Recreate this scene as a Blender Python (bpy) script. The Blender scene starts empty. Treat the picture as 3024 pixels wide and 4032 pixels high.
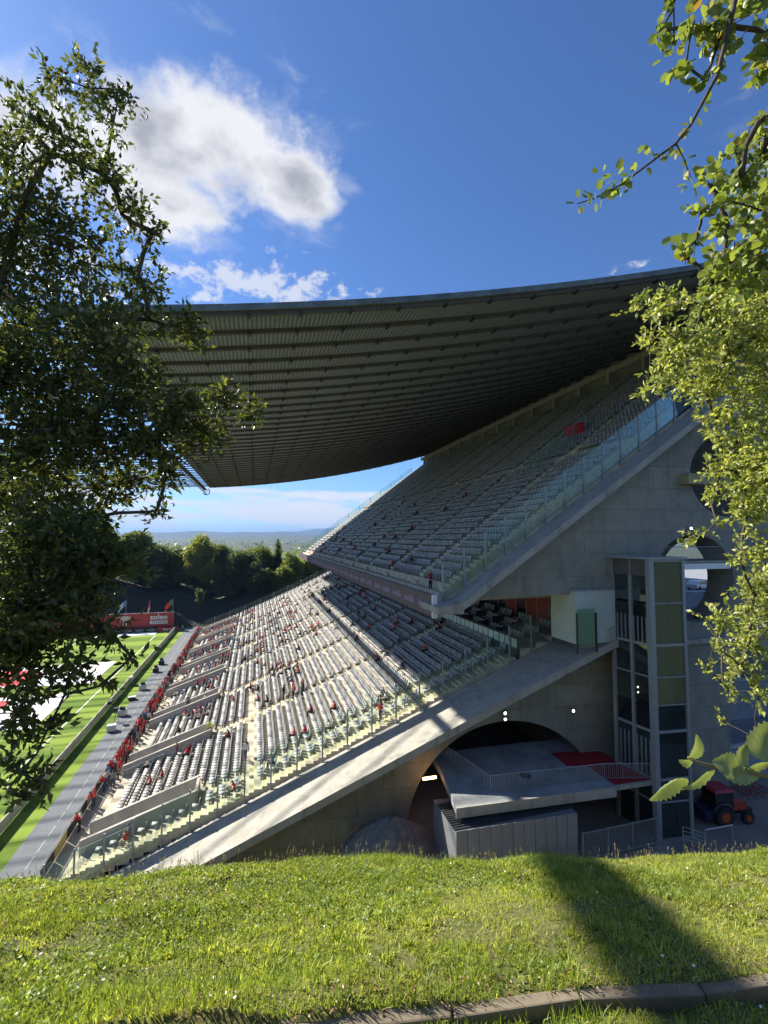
import bpy, bmesh, math, random
import numpy as np
from mathutils import Vector, Matrix
random.seed(7); RNG = np.random.default_rng(11)
R = math.radians
SC = bpy.context.scene
COL = SC.collection

# ------------------------------------------------------------------ camera
FPX, CU, CV, EYE = 1800.0, 1512.0, 2016.0, 25.0
PITCH = math.atan(102 / FPX); YAW = math.atan(509 / FPX * math.cos(PITCH))
FW = Vector((math.sin(YAW) * math.cos(PITCH), math.cos(YAW) * math.cos(PITCH), math.sin(PITCH)))
RT = Vector((math.cos(YAW), -math.sin(YAW), 0)); UP = RT.cross(FW)
cam = bpy.data.cameras.new('camera'); camo = bpy.data.objects.new('camera', cam); COL.objects.link(camo)
m = Matrix((RT, UP, -FW)).transposed().to_4x4(); m.translation = (0, 0, EYE); camo.matrix_world = m
cam.sensor_fit = 'VERTICAL'; cam.sensor_height = 36; cam.lens = FPX * 36 / 4032
cam.clip_start = 0.05; cam.clip_end = 30000
SC.camera = camo

# ------------------------------------------------------------------ sun, sky
SUN_AZ = Vector((-0.72, 0.694, 0)); SUN_EL = R(36.0)
SUN_DIR = (SUN_AZ.normalized() * math.cos(SUN_EL) + Vector((0, 0, math.sin(SUN_EL))))
sl = bpy.data.lights.new('sun', 'SUN'); sl.energy = 5.0; sl.angle = R(0.53); sl.color = (1.0, 0.93, 0.80)
so = bpy.data.objects.new('sun', sl); COL.objects.link(so)
so.rotation_euler = SUN_DIR.to_track_quat('Z', 'Y').to_euler()
SC.view_settings.view_transform = 'Standard'; SC.view_settings.look = 'None'
SC.view_settings.exposure = 1.32; SC.view_settings.gamma = 1.0; SC.view_settings.use_curve_mapping = False
SC.render.engine = 'CYCLES'
SC.cycles.max_bounces = 4; SC.cycles.transparent_max_bounces = 10
SC.cycles.diffuse_bounces = 2; SC.cycles.glossy_bounces = 1; SC.cycles.transmission_bounces = 2; SC.cycles.volume_bounces = 0

world = bpy.data.worlds.new('World'); SC.world = world; world.use_nodes = True
wt = world.node_tree; wt.nodes.clear()
def N(t, typ, **kw):
    n = t.nodes.new(typ)
    for k_, v_ in kw.items(): setattr(n, k_, v_)
    return n
def MATH(t, op, a, b=None, c=None, clamp=False):
    n = t.nodes.new('ShaderNodeMath'); n.operation = op; n.use_clamp = clamp
    for i, v in enumerate((a, b, c)):
        if v is None: continue
        if isinstance(v, (int, float)): n.inputs[i].default_value = v
        else: t.links.new(v, n.inputs[i])
    return n.outputs[0]
def build_sky():
    t = wt; L = t.links.new
    out = N(t, 'ShaderNodeOutputWorld'); bg = N(t, 'ShaderNodeBackground'); L(bg.outputs[0], out.inputs[0])
    sky = N(t, 'ShaderNodeTexSky', sky_type='NISHITA'); sky.sun_disc = False
    sky.sun_elevation = SUN_EL; sky.sun_rotation = math.atan2(SUN_DIR.x, SUN_DIR.y)
    sky.altitude = 100; sky.air_density = 1.0; sky.dust_density = 0.4; sky.ozone_density = 2.2
    tc = N(t, 'ShaderNodeTexCoord'); sp = N(t, 'ShaderNodeSeparateXYZ'); L(tc.outputs['Generated'], sp.inputs[0])
    x, y, z = sp.outputs
    az = MATH(t, 'ARCTAN2', x, y); el = MATH(t, 'ARCSINE', z)
    # azimuth is stretched by cos(elevation) so that a cloud keeps its shape
    elc = MATH(t, 'MAXIMUM', el, 0.0)
    pos = N(t, 'ShaderNodeCombineXYZ'); L(MATH(t, 'MULTIPLY', az, 1.0), pos.inputs[0]); L(el, pos.inputs[1])
    def noise(scale, detail, rough, off=(0, 0, 0), sc=(1, 1, 1), dist=0.0):
        mp = N(t, 'ShaderNodeMapping'); L(pos.outputs[0], mp.inputs[0]); mp.inputs['Location'].default_value = off; mp.inputs['Scale'].default_value = sc
        n = N(t, 'ShaderNodeTexNoise'); L(mp.outputs[0], n.inputs['Vector'])
        n.inputs['Scale'].default_value = scale; n.inputs['Detail'].default_value = detail; n.inputs['Roughness'].default_value = rough
        n.inputs['Distortion'].default_value = dist
        return n.outputs['Fac']
    big = noise(5.0, 7, 0.55, (3.1, 1.7, 0), (1, 1.5, 1)); fine = noise(16, 6, 0.62, (0.4, 9, 0), (1, 1.5, 1)); wisp = noise(9, 8, 0.66, (7, 2, 0), (0.7, 1.6, 1), 0.6)
    # cumulus: blobs in azimuth/elevation (degrees)
    def blob(a0, e0, ra, re):
        da = MATH(t, 'DIVIDE', MATH(t, 'SUBTRACT', az, R(a0)), R(ra)); de = MATH(t, 'DIVIDE', MATH(t, 'SUBTRACT', el, R(e0)), R(re))
        d2 = MATH(t, 'ADD', MATH(t, 'MULTIPLY', da, da), MATH(t, 'MULTIPLY', de, de))
        return MATH(t, 'SUBTRACT', 1.0, MATH(t, 'SQRT', d2))
    bl = [blob(-3, 40.5, 12, 6.3), blob(4, 38.3, 7.5, 5), blob(-13, 38.5, 10, 5.5), blob(-24, 36, 11, 5.5), blob(-36, 33, 12, 5.5), blob(-10, 34, 9, 3.5), blob(-47, 28, 12, 5),
          blob(70, 34, 14, 7), blob(120, 42, 16, 8), blob(-150, 36, 18, 8), blob(178, 28, 15, 6)]
    mk = bl[0]
    for b in bl[1:]: mk = MATH(t, 'SMOOTH_MAX', mk, b, 0.25)
    mk = MATH(t, 'MAXIMUM', mk, -1.2)
    dn = MATH(t, 'ADD', MATH(t, 'MULTIPLY', mk, 1.0), MATH(t, 'ADD', MATH(t, 'MULTIPLY', MATH(t, 'SUBTRACT', big, 0.5), 1.5), MATH(t, 'MULTIPLY', MATH(t, 'SUBTRACT', fine, 0.5), 0.9)))
    cum = N(t, 'ShaderNodeMapRange', interpolation_type='SMOOTHSTEP'); L(dn, cum.inputs[0]); cum.inputs[1].default_value = 0.02; cum.inputs[2].default_value = 0.6
    # small broken puffs in a belt, and flat banks above the horizon
    def belt(e0, w):
        d = MATH(t, 'DIVIDE', MATH(t, 'SUBTRACT', el, R(e0)), R(w)); return MATH(t, 'SUBTRACT', 1.0, MATH(t, 'MULTIPLY', d, d))
    puff = noise(24, 5, 0.6, (2, 5, 0), (0.85, 1.2, 1)); pm = noise(3.2, 2, 0.5, (1.35, 0.35, 0))
    pd = MATH(t, 'ADD', MATH(t, 'MULTIPLY', MATH(t, 'SUBTRACT', puff, 0.56), 3.4), MATH(t, 'ADD', MATH(t, 'MULTIPLY', MATH(t, 'MAXIMUM', MATH(t, 'MAXIMUM', MATH(t, 'MAXIMUM', blob(-1, 28.5, 16, 3.5), blob(-30, 26, 20, 5)), MATH(t, 'MAXIMUM', MATH(t, 'SUBTRACT', blob(45, 28, 8, 4), 0.8), MATH(t, 'MAXIMUM', blob(100, 25, 20, 5), blob(-140, 26, 30, 5)))), -1.0), 0.85), MATH(t, 'MULTIPLY', MATH(t, 'SUBTRACT', pm, 0.5), 0.8)))
    pf = N(t, 'ShaderNodeMapRange', interpolation_type='SMOOTHSTEP'); L(pd, pf.inputs[0]); pf.inputs[1].default_value = 0.05; pf.inputs[2].default_value = 0.6; pf.inputs[4].default_value = 0.7
    bank = noise(8, 6, 0.55, (4, 8, 0), (0.55, 3.2, 1))
    bd = MATH(t, 'ADD', MATH(t, 'MULTIPLY', MATH(t, 'SUBTRACT', bank, 0.5), 4.6), MATH(t, 'MULTIPLY', MATH(t, 'MAXIMUM', belt(3.0, 2.8), -2), 0.75))
    bf = N(t, 'ShaderNodeMapRange', interpolation_type='SMOOTHSTEP'); L(bd, bf.inputs[0]); bf.inputs[1].default_value = 0.1; bf.inputs[2].default_value = 0.8; bf.inputs[4].default_value = 0.9
    wd = MATH(t, 'ADD', MATH(t, 'MULTIPLY', MATH(t, 'SUBTRACT', wisp, 0.5), 2.4), MATH(t, 'MULTIPLY', MATH(t, 'MAXIMUM', MATH(t, 'ADD', mk, 0.35), -1.0), 0.8))
    wf = N(t, 'ShaderNodeMapRange', interpolation_type='SMOOTHSTEP'); L(wd, wf.inputs[0]); wf.inputs[1].default_value = 0.15; wf.inputs[2].default_value = 1.1; wf.inputs[4].default_value = 0.45
    fac = MATH(t, 'MAXIMUM', MATH(t, 'MAXIMUM', cum.outputs[0], wf.outputs[0]), MATH(t, 'MAXIMUM', pf.outputs[0], bf.outputs[0]))
    # thick cores are grey, thin rims white
    core = noise(6.0, 5, 0.5, (3.1, 1.9, 0.3), (1, 1.8, 1))
    gr = MATH(t, 'ADD', MATH(t, 'MULTIPLY', MATH(t, 'SUBTRACT', dn, 0.30), 0.95), MATH(t, 'MULTIPLY', MATH(t, 'SUBTRACT', core, 0.52), 2.6))
    gm = N(t, 'ShaderNodeMapRange', interpolation_type='SMOOTHSTEP'); L(gr, gm.inputs[0]); gm.inputs[1].default_value = 0.0; gm.inputs[2].default_value = 1.0; gm.inputs[4].default_value = 0.9
    cc = N(t, 'ShaderNodeMix', data_type='RGBA'); L(gm.outputs[0], cc.inputs['Factor']); cc.inputs['A'].default_value = (7.2, 7.3, 7.6, 1); cc.inputs['B'].default_value = (2.9, 3.1, 3.7, 1)
    mx = N(t, 'ShaderNodeMix', data_type='RGBA'); L(fac, mx.inputs['Factor']); tn = N(t, 'ShaderNodeMix', data_type='RGBA', blend_type='MULTIPLY'); tn.inputs['Factor'].default_value = 1.0; L(sky.outputs[0], tn.inputs['A']); tn.inputs['B'].default_value = (0.68, 0.95, 1.36, 1); L(tn.outputs['Result'], mx.inputs['A']); L(cc.outputs['Result'], mx.inputs['B'])
    L(mx.outputs['Result'], bg.inputs[0]); bg.inputs[1].default_value = 0.0495
build_sky()

# ------------------------------------------------------------------ helpers
KSK = 0.12
def ep(x, y0): return y0 - KSK * x               # an end plane of the stand (not square to the pitch)
def ray(u, v): return FW + RT * ((u * 1.8227 - CU) / FPX) - UP * ((v * 1.8227 - CV) / FPX)
def at(u, v, d):                                   # a point d metres in front of the eye
    q = ray(u, v) * d; return Vector((q.x, q.y, q.z + EYE))
def atz(u, v, z):
    q = ray(u, v); t = (z - EYE) / q.z; return Vector((q.x * t, q.y * t, z))

MATS = {}
def mat(name, col, rough=0.7, var=0.0, scale=3.0, col2=None, bump=0.0, bscale=20.0, metal=0.0, spec=0.4, coords='Object', detail=6, stretch=(1, 1, 1), thr=None):
    if name in MATS: return MATS[name]
    mt = bpy.data.materials.new(name); mt.use_nodes = True; t = mt.node_tree; b = t.nodes['Principled BSDF']; L = t.links.new
    b.inputs['Roughness'].default_value = rough; b.inputs['Metallic'].default_value = metal; b.inputs['Specular IOR Level'].default_value = spec
    b.inputs['Base Color'].default_value = (*col, 1)
    tc = N(t, 'ShaderNodeTexCoord'); mp = N(t, 'ShaderNodeMapping'); mp.inputs['Scale'].default_value = stretch
    L(tc.outputs[coords], mp.inputs[0])
    if var > 0 or col2:
        n = N(t, 'ShaderNodeTexNoise'); n.inputs['Scale'].default_value = scale; n.inputs['Detail'].default_value = detail; n.inputs['Roughness'].default_value = 0.62
        L(mp.outputs[0], n.inputs['Vector'])
        r = N(t, 'ShaderNodeValToRGB'); a, c = (thr or (0.32, 0.68)); r.color_ramp.elements[0].position = a; r.color_ramp.elements[1].position = c
        c2 = col2 or tuple(min(1, q * (1 + var)) for q in col); c1 = col if col2 else tuple(q * (1 - var) for q in col)
        r.color_ramp.elements[0].color = (*c1, 1); r.color_ramp.elements[1].color = (*c2, 1)
        L(n.outputs['Fac'], r.inputs[0]); L(r.outputs[0], b.inputs['Base Color'])
    if bump > 0:
        n2 = N(t, 'ShaderNodeTexNoise'); n2.inputs['Scale'].default_value = bscale; n2.inputs['Detail'].default_value = 4; L(mp.outputs[0], n2.inputs['Vector'])
        bp = N(t, 'ShaderNodeBump'); bp.inputs['Strength'].default_value = bump; bp.inputs['Distance'].default_value = 0.02; L(n2.outputs['Fac'], bp.inputs['Height']); L(bp.outputs[0], b.inputs['Normal'])
    MATS[name] = mt; return mt
def glassmat(name, tint, gloss=0.1, rough=0.02):
    if name in MATS: return MATS[name]
    mt = bpy.data.materials.new(name); mt.use_nodes = True; t = mt.node_tree; t.nodes.clear(); L = t.links.new
    o = N(t, 'ShaderNodeOutputMaterial'); tr = N(t, 'ShaderNodeBsdfTransparent'); tr.inputs[0].default_value = (*tint, 1)
    g = N(t, 'ShaderNodeBsdfGlossy'); g.inputs['Roughness'].default_value = rough; g.inputs[0].default_value = (0.9, 1, 0.96, 1)
    df = N(t, 'ShaderNodeBsdfDiffuse'); df.inputs[0].default_value = (0.55, 0.66, 0.62, 1)
    fr = N(t, 'ShaderNodeFresnel'); fr.inputs[0].default_value = 1.45
    n = N(t, 'ShaderNodeTexNoise'); n.inputs['Scale'].default_value = 1.3; n.inputs['Detail'].default_value = 5
    dirt = MATH(t, 'MULTIPLY', n.outputs['Fac'], 0.07)
    m1 = N(t, 'ShaderNodeMixShader'); L(dirt, m1.inputs[0]); L(tr.outputs[0], m1.inputs[1]); L(df.outputs[0], m1.inputs[2])
    m2 = N(t, 'ShaderNodeMixShader'); L(MATH(t, 'ADD', fr.outputs[0], gloss - 0.04, clamp=True), m2.inputs[0]); L(m1.outputs[0], m2.inputs[1]); L(g.outputs[0], m2.inputs[2])
    L(m2.outputs[0], o.inputs[0]); MATS[name] = mt; return mt
def emit(name, col, s):
    mt = bpy.data.materials.new(name); mt.use_nodes = True; b = mt.node_tree.nodes['Principled BSDF']
    b.inputs['Base Color'].default_value = (*col, 1); b.inputs['Emission Color'].default_value = (*col, 1); b.inputs['Emission Strength'].default_value = s
    MATS[name] = mt; return mt
def leafmat(name, c1, c2, trans=0.45, c3=None, rough=0.4):
    mt = bpy.data.materials.new(name); mt.use_nodes = True; t = mt.node_tree; t.nodes.clear(); L = t.links.new
    o = N(t, 'ShaderNodeOutputMaterial'); g = N(t, 'ShaderNodeNewGeometry')
    r = N(t, 'ShaderNodeValToRGB'); r.color_ramp.elements[0].color = (*c1, 1); r.color_ramp.elements[1].color = (*c2, 1)
    if c3: e = r.color_ramp.elements.new(0.94); e.color = (*c2, 1); r.color_ramp.elements[2].color = (*c3, 1)
    L(g.outputs['Random Per Island'], r.inputs[0])
    p = N(t, 'ShaderNodeBsdfPrincipled'); p.inputs['Roughness'].default_value = rough; p.inputs['Specular IOR Level'].default_value = 0.35; L(r.outputs[0], p.inputs['Base Color'])
    tr = N(t, 'ShaderNodeBsdfTranslucent'); h = N(t, 'ShaderNodeMix', data_type='RGBA', blend_type='MULTIPLY'); h.inputs['Factor'].default_value = 1.0
    L(r.outputs[0], h.inputs['A']); h.inputs['B'].default_value = (1.45, 1.42, 0.65, 1); L(h.outputs['Result'], tr.inputs[0])
    mx = N(t, 'ShaderNodeMixShader'); mx.inputs[0].default_value = trans; L(p.outputs[0], mx.inputs[1]); L(tr.outputs[0], mx.inputs[2]); L(mx.outputs[0], o.inputs[0])
    MATS[name] = mt; return mt

def tag(o, label=None, cat=None, group=None, kind=None):
    if label: o['label'] = label
    if cat: o['category'] = cat
    if group: o['group'] = group
    if kind: o['kind'] = kind
    return o
def link(name, me, parent=None, loc=None):
    o = bpy.data.objects.new(name, me); COL.objects.link(o)
    if parent: o.parent = parent
    if loc is not None: o.location = loc
    return o
def thing(name, loc, label, cat, group=None, rz=0):
    o = link(name, None, None, loc); o.rotation_euler = (0, 0, rz); o.empty_display_size = 0.2
    return tag(o, label, cat, group)
def npmesh(name, v, f, mats, smooth=False, mi=None):
    """v (n,3), f (m,k) faces of one size"""
    v = np.asarray(v, np.float32).reshape(-1, 3); f = np.asarray(f, np.int32); k = f.shape[1]
    me = bpy.data.meshes.new(name); me.vertices.add(len(v)); me.vertices.foreach_set('co', v.ravel())
    me.loops.add(f.size); me.loops.foreach_set('vertex_index', f.ravel())
    me.polygons.add(len(f)); me.polygons.foreach_set('loop_start', np.arange(0, f.size, k, dtype=np.int32))
    for q in (mats if isinstance(mats, (list, tuple)) else [mats]): me.materials.append(q)
    if mi is not None: me.polygons.foreach_set('material_index', np.asarray(mi, np.int32))
    if smooth: me.polygons.foreach_set('use_smooth', np.ones(len(f), bool))
    me.update(calc_edges=True); return me
class MB:
    def __init__(s): s.v = []; s.f = []; s.mi = []; s.m = 0
    def add(s, vs, fs):
        b = len(s.v); s.v += [tuple(q) for q in vs]; s.f += [tuple(i + b for i in q) for q in fs]; s.mi += [s.m] * len(fs); return s
    BF = ((0, 3, 2, 1), (4, 5, 6, 7), (0, 1, 5, 4), (1, 2, 6, 5), (2, 3, 7, 6), (3, 0, 4, 7))
    def box(s, x0, x1, y0, y1, z0, z1):
        return s.add(((x0, y0, z0), (x1, y0, z0), (x1, y1, z0), (x0, y1, z0), (x0, y0, z1), (x1, y0, z1), (x1, y1, z1), (x0, y1, z1)), MB.BF)
    def hexa(s, p): return s.add(p, MB.BF)      # 4 bottom, 4 top
    def quad(s, *p): return s.add(p, (tuple(range(len(p))),))
    def prism(s, pts, h):                        # pts: list of 3d, extruded by vector h
        n = len(pts); h = Vector(h); a = [Vector(p) for p in pts]; b = [p + h for p in a]
        return s.add(a + b, [tuple(reversed(range(n))), tuple(range(n, 2 * n))] + [(i, (i + 1) % n, n + (i + 1) % n, n + i) for i in range(n)])
    def tube(s, pts, r, n=6, cap=True):
        pts = [Vector(p) for p in pts]; k = len(pts); rs = r if isinstance(r, (list, tuple)) else [r] * k; rings = []
        prev = None
        for i, p in enumerate(pts):
            d = (pts[min(i + 1, k - 1)] - pts[max(i - 1, 0)]).normalized()
            a = d.orthogonal().normalized() if prev is None else (prev - d * prev.dot(d)).normalized()
            prev = a; b = d.cross(a)
            rings += [p + (a * math.cos(2 * math.pi * j / n) + b * math.sin(2 * math.pi * j / n)) * rs[i] for j in range(n)]
        fs = [(i * n + j, i * n + (j + 1) % n, (i + 1) * n + (j + 1) % n, (i + 1) * n + j) for i in range(k - 1) for j in range(n)]
        if cap: fs += [tuple(reversed(range(n))), tuple(range((k - 1) * n, k * n))]
        return s.add(rings, fs)
    def disc(s, c, ax, r, w, n=20):              # a cylinder about axis ax, centred at c
        c = Vector(c); ax = Vector(ax).normalized(); return s.tube([c - ax * w / 2, c + ax * w / 2], r, n)
    def build(s, name, mats, parent=None, smooth=False, loc=None):
        me = bpy.data.meshes.new(name); me.from_pydata(s.v, [], s.f)
        for q in (mats if isinstance(mats, (list, tuple)) else [mats]): me.materials.append(q)
        if any(s.mi): me.polygons.foreach_set('material_index', s.mi)
        if smooth: me.polygons.foreach_set('use_smooth', [True] * len(me.polygons))
        me.update(); return link(name, me, parent, loc)
def struct(o): o['kind'] = 'structure'; return o
def stuff(o): o['kind'] = 'stuff'; return o
def text_mesh(txt, size, mt, extr=0.01, bold=0.0):
    c = bpy.data.curves.new('lettering', 'FONT'); c.body = txt; c.size = size; c.extrude = extr; c.offset = bold; c.align_x = 'CENTER'; c.resolution_u = 2
    o = bpy.data.objects.new('lettering', c); COL.objects.link(o); bpy.context.view_layer.update()
    me = bpy.data.meshes.new_from_object(o.evaluated_get(bpy.context.evaluated_depsgraph_get()))
    bpy.data.objects.remove(o); me.materials.clear(); me.materials.append(mt); me.name = 'lettering'; return me
def holed(outer, holes, thick, mt, name, mapf, parent=None):
    """a flat wall with round or free holes: 2-D outline -> mesh, mapped to the world by mapf(x, z, t)"""
    c = bpy.data.curves.new('outline', 'CURVE'); c.dimensions = '2D'; c.fill_mode = 'BOTH'; c.extrude = thick / 2
    for pts in [outer] + holes:
        s = c.splines.new('POLY'); s.points.add(len(pts) - 1); s.use_cyclic_u = True
        for p, q in zip(s.points, pts): p.co = (q[0], q[1], 0, 1)
    o = bpy.data.objects.new('outline', c); COL.objects.link(o); bpy.context.view_layer.update()
    me = bpy.data.meshes.new_from_object(o.evaluated_get(bpy.context.evaluated_depsgraph_get())); bpy.data.objects.remove(o)
    for v in me.vertices: v.co = mapf(v.co.x, v.co.y, v.co.z)
    me.materials.clear(); me.materials.append(mt); me.update(); me.name = name
    return link(name, me, parent)
def circ(cx, cz, r, n=64): return [(cx + r * math.cos(2 * math.pi * i / n), cz + r * math.sin(2 * math.pi * i / n)) for i in range(n)]
def copy_tree(o, parent=None):
    c = o.copy(); COL.objects.link(c); c.parent = parent
    for ch in o.children: copy_tree(ch, c)
    return c
# ------------------------------------------------------------------ materials
def concrete(name, col, line=0.0, px=2.4, pz=1.25, stain=0.35, dirty=(0.10, 0.10, 0.085)):
    mt = bpy.data.materials.new(name); mt.use_nodes = True; t = mt.node_tree; b = t.nodes['Principled BSDF']; L = t.links.new
    b.inputs['Roughness'].default_value = 0.85; b.inputs['Specular IOR Level'].default_value = 0.25
    tc = N(t, 'ShaderNodeTexCoord'); sp = N(t, 'ShaderNodeSeparateXYZ'); L(tc.outputs['Object'], sp.inputs[0])
    def noise(sc, st, det=7, rough=0.6):
        mp = N(t, 'ShaderNodeMapping'); mp.inputs['Scale'].default_value = st; L(tc.outputs['Object'], mp.inputs[0])
        n = N(t, 'ShaderNodeTexNoise'); n.inputs['Scale'].default_value = sc; n.inputs['Detail'].default_value = det; n.inputs['Roughness'].default_value = rough; L(mp.outputs[0], n.inputs['Vector']); return n.outputs['Fac']
    a = noise(0.9, (1, 1, 1)); s = noise(1.6, (1, 1, 0.22)); f = noise(14, (1, 1, 1))
    r = N(t, 'ShaderNodeValToRGB'); r.color_ramp.elements[0].position = 0.3; r.color_ramp.elements[1].position = 0.72
    r.color_ramp.elements[0].color = (*(c * 0.72 for c in col), 1); r.color_ramp.elements[1].color = (*(min(1, c * 1.2) for c in col), 1)
    L(MATH(t, 'ADD', MATH(t, 'MULTIPLY', a, 0.65), MATH(t, 'MULTIPLY', f, 0.35)), r.inputs[0])
    sm = N(t, 'ShaderNodeMapRange', interpolation_type='SMOOTHSTEP'); L(s, sm.inputs[0]); sm.inputs[1].default_value = 0.5; sm.inputs[2].default_value = 0.8; sm.inputs[4].default_value = stain
    mx = N(t, 'ShaderNodeMix', data_type='RGBA'); L(sm.outputs[0], mx.inputs['Factor']); L(r.outputs[0], mx.inputs['A']); mx.inputs['B'].default_value = (*dirty, 1)
    res = mx.outputs['Result']; h = MATH(t, 'MULTIPLY', f, 0.2)
    if line:
        cb = N(t, 'ShaderNodeCombineXYZ'); L(sp.outputs[0], cb.inputs[0]); L(sp.outputs[2], cb.inputs[1])
        br = N(t, 'ShaderNodeTexBrick'); L(cb.outputs[0], br.inputs['Vector']); br.inputs['Scale'].default_value = 1.0; br.inputs['Mortar Size'].default_value = 0.018; br.inputs['Mortar Smooth'].default_value = 0.4
        br.inputs['Brick Width'].default_value = px; br.inputs['Row Height'].default_value = pz; br.inputs['Color1'].default_value = (0.86, 0.86, 0.86, 1); br.inputs['Color2'].default_value = (1.1, 1.1, 1.08, 1); br.inputs['Mortar'].default_value = (0.35, 0.35, 0.35, 1)
        m2 = N(t, 'ShaderNodeMix', data_type='RGBA', blend_type='MULTIPLY'); m2.inputs['Factor'].default_value = line; L(res, m2.inputs['A']); L(br.outputs['Color'], m2.inputs['B']); res = m2.outputs['Result']
        h = MATH(t, 'SUBTRACT', h, MATH(t, 'MULTIPLY', br.outputs['Fac'], 0.8))
    L(res, b.inputs['Base Color'])
    bp = N(t, 'ShaderNodeBump'); bp.inputs['Strength'].default_value = 0.35; bp.inputs['Distance'].default_value = 0.02; L(h, bp.inputs['Height']); L(bp.outputs[0], b.inputs['Normal'])
    MATS[name] = mt; return mt
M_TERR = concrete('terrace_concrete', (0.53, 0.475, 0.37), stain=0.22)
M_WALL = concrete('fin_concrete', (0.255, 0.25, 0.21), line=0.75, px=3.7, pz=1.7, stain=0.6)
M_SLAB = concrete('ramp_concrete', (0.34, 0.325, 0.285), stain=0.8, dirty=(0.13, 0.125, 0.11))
M_PARA = concrete('parapet_concrete', (0.42, 0.39, 0.34), stain=0.35)
M_YEL = mat('step_nosing_paint', (0.62, 0.56, 0.26), 0.7, 0.15, 6)
M_STEEL = mat('grey_painted_steel', (0.30, 0.32, 0.32), 0.45, 0.1, 8, metal=0.3)
M_DARKST = mat('dark_steel', (0.05, 0.055, 0.06), 0.5, 0.2, 6, metal=0.4)
M_GLASS = glassmat('green_guard_glass', (0.90, 0.96, 0.935), 0.02)
M_GLASS2 = glassmat('lift_glass', (0.36, 0.43, 0.38), 0.12)
M_DGLASS = mat('dark_box_glazing', (0.015, 0.017, 0.018), 0.08, spec=0.6)
M_WHITE = mat('white_paint', (0.74, 0.76, 0.74), 0.5, 0.05, 4)
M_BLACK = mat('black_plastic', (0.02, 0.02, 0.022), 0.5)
M_SOIL = mat('bare_soil', (0.032, 0.026, 0.02), 0.95, 0.35, 0.6, col2=(0.02, 0.028, 0.013), bump=0.5, bscale=3)
M_BARK = mat('bark', (0.06, 0.05, 0.04), 0.9, 0.4, 8, bump=0.6, bscale=25)

# ------------------------------------------------------------------ ground, pitch, track
def sheet(name, x0, x1, y0, y1, z, mt, th=None):
    m_ = MB()
    if th: m_.box(x0, x1, y0, y1, z - th, z)
    else: m_.quad((x0, y0, z), (x1, y0, z), (x1, y1, z), (x0, y1, z))
    return struct(m_.build(name, mt))
g = mat('valley_ground', (0.03, 0.045, 0.02), 0.95, 0.5, 0.012, col2=(0.055, 0.065, 0.035))
m_ = MB(); n = 48
m_.add([(0, 0, -0.5)] + [(14000 * math.cos(2 * math.pi * i / n), 14000 * math.sin(2 * math.pi * i / n), -0.5) for i in range(n)], [(0, 1 + i, 1 + (i + 1) % n) for i in range(n)])
struct(m_.build('ground', g))
def pitch_mat():
    mt = bpy.data.materials.new('mown_turf'); mt.use_nodes = True; t = mt.node_tree; b = t.nodes['Principled BSDF']; L = t.links.new
    b.inputs['Roughness'].default_value = 0.9; b.inputs['Specular IOR Level'].default_value = 0.15
    tc = N(t, 'ShaderNodeTexCoord'); sp = N(t, 'ShaderNodeSeparateXYZ'); L(tc.outputs['Object'], sp.inputs[0])
    w = MATH(t, 'SINE', MATH(t, 'MULTIPLY', sp.outputs[1], math.pi / 4.6)); st = N(t, 'ShaderNodeMapRange'); L(w, st.inputs[0]); st.inputs[1].default_value = -0.12; st.inputs[2].default_value = 0.12
    n = N(t, 'ShaderNodeTexNoise'); n.inputs['Scale'].default_value = 0.9; n.inputs['Detail'].default_value = 8; L(tc.outputs['Object'], n.inputs['Vector'])
    f = MATH(t, 'ADD', MATH(t, 'MULTIPLY', st.outputs[0], 0.62), MATH(t, 'MULTIPLY', n.outputs['Fac'], 0.5))
    r = N(t, 'ShaderNodeValToRGB'); r.color_ramp.elements[0].position = 0.15; r.color_ramp.elements[1].position = 0.95; r.color_ramp.elements[0].color = (0.085, 0.15, 0.012, 1); r.color_ramp.elements[1].color = (0.19, 0.28, 0.035, 1)
    L(f, r.inputs[0]); L(r.outputs[0], b.inputs['Base Color']); return mt
M_TURF = pitch_mat()
pitch = sheet('pitch', -95, -17.95, 15, 136.5, -0.02, M_TURF)
m_ = MB(); m_.box(-24.26, -24.10, 18, 130.6, -0.03, 0.0); m_.build('touchline', mat('line_paint', (0.7, 0.72, 0.66), 0.8, 0.1, 2), pitch)
m_ = MB(); m_.box(-95, -24.1, 130.6, 130.76, -0.03, 0.0); m_.build('goal_line', MATS['line_paint'], pitch)
m_ = MB(); m_.box(-40.8, -40.66, 114, 130.6, -0.03, 0.0); m_.box(-78, -40.66, 114, 114.14, -0.03, 0.0); m_.build('penalty_area_line', MATS['line_paint'], pitch)
track = sheet('perimeter_track', -17.95, -13.95, 20, 140, -0.01, mat('grey_track', (0.115, 0.13, 0.15), 0.85, 0.16, 0.8, detail=9))
m_ = MB()
for y in range(36, 138, 2): m_.box(-16.35, -16.27, y, y + 1.5, -0.005, 0.0)
stuff(m_.build('track_joint_line', mat('track_line', (0.33, 0.34, 0.34), 0.8), track))
sheet('end_path', -60, -9, 136.5, 139, 0.0, MATS['grey_track'])

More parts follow.
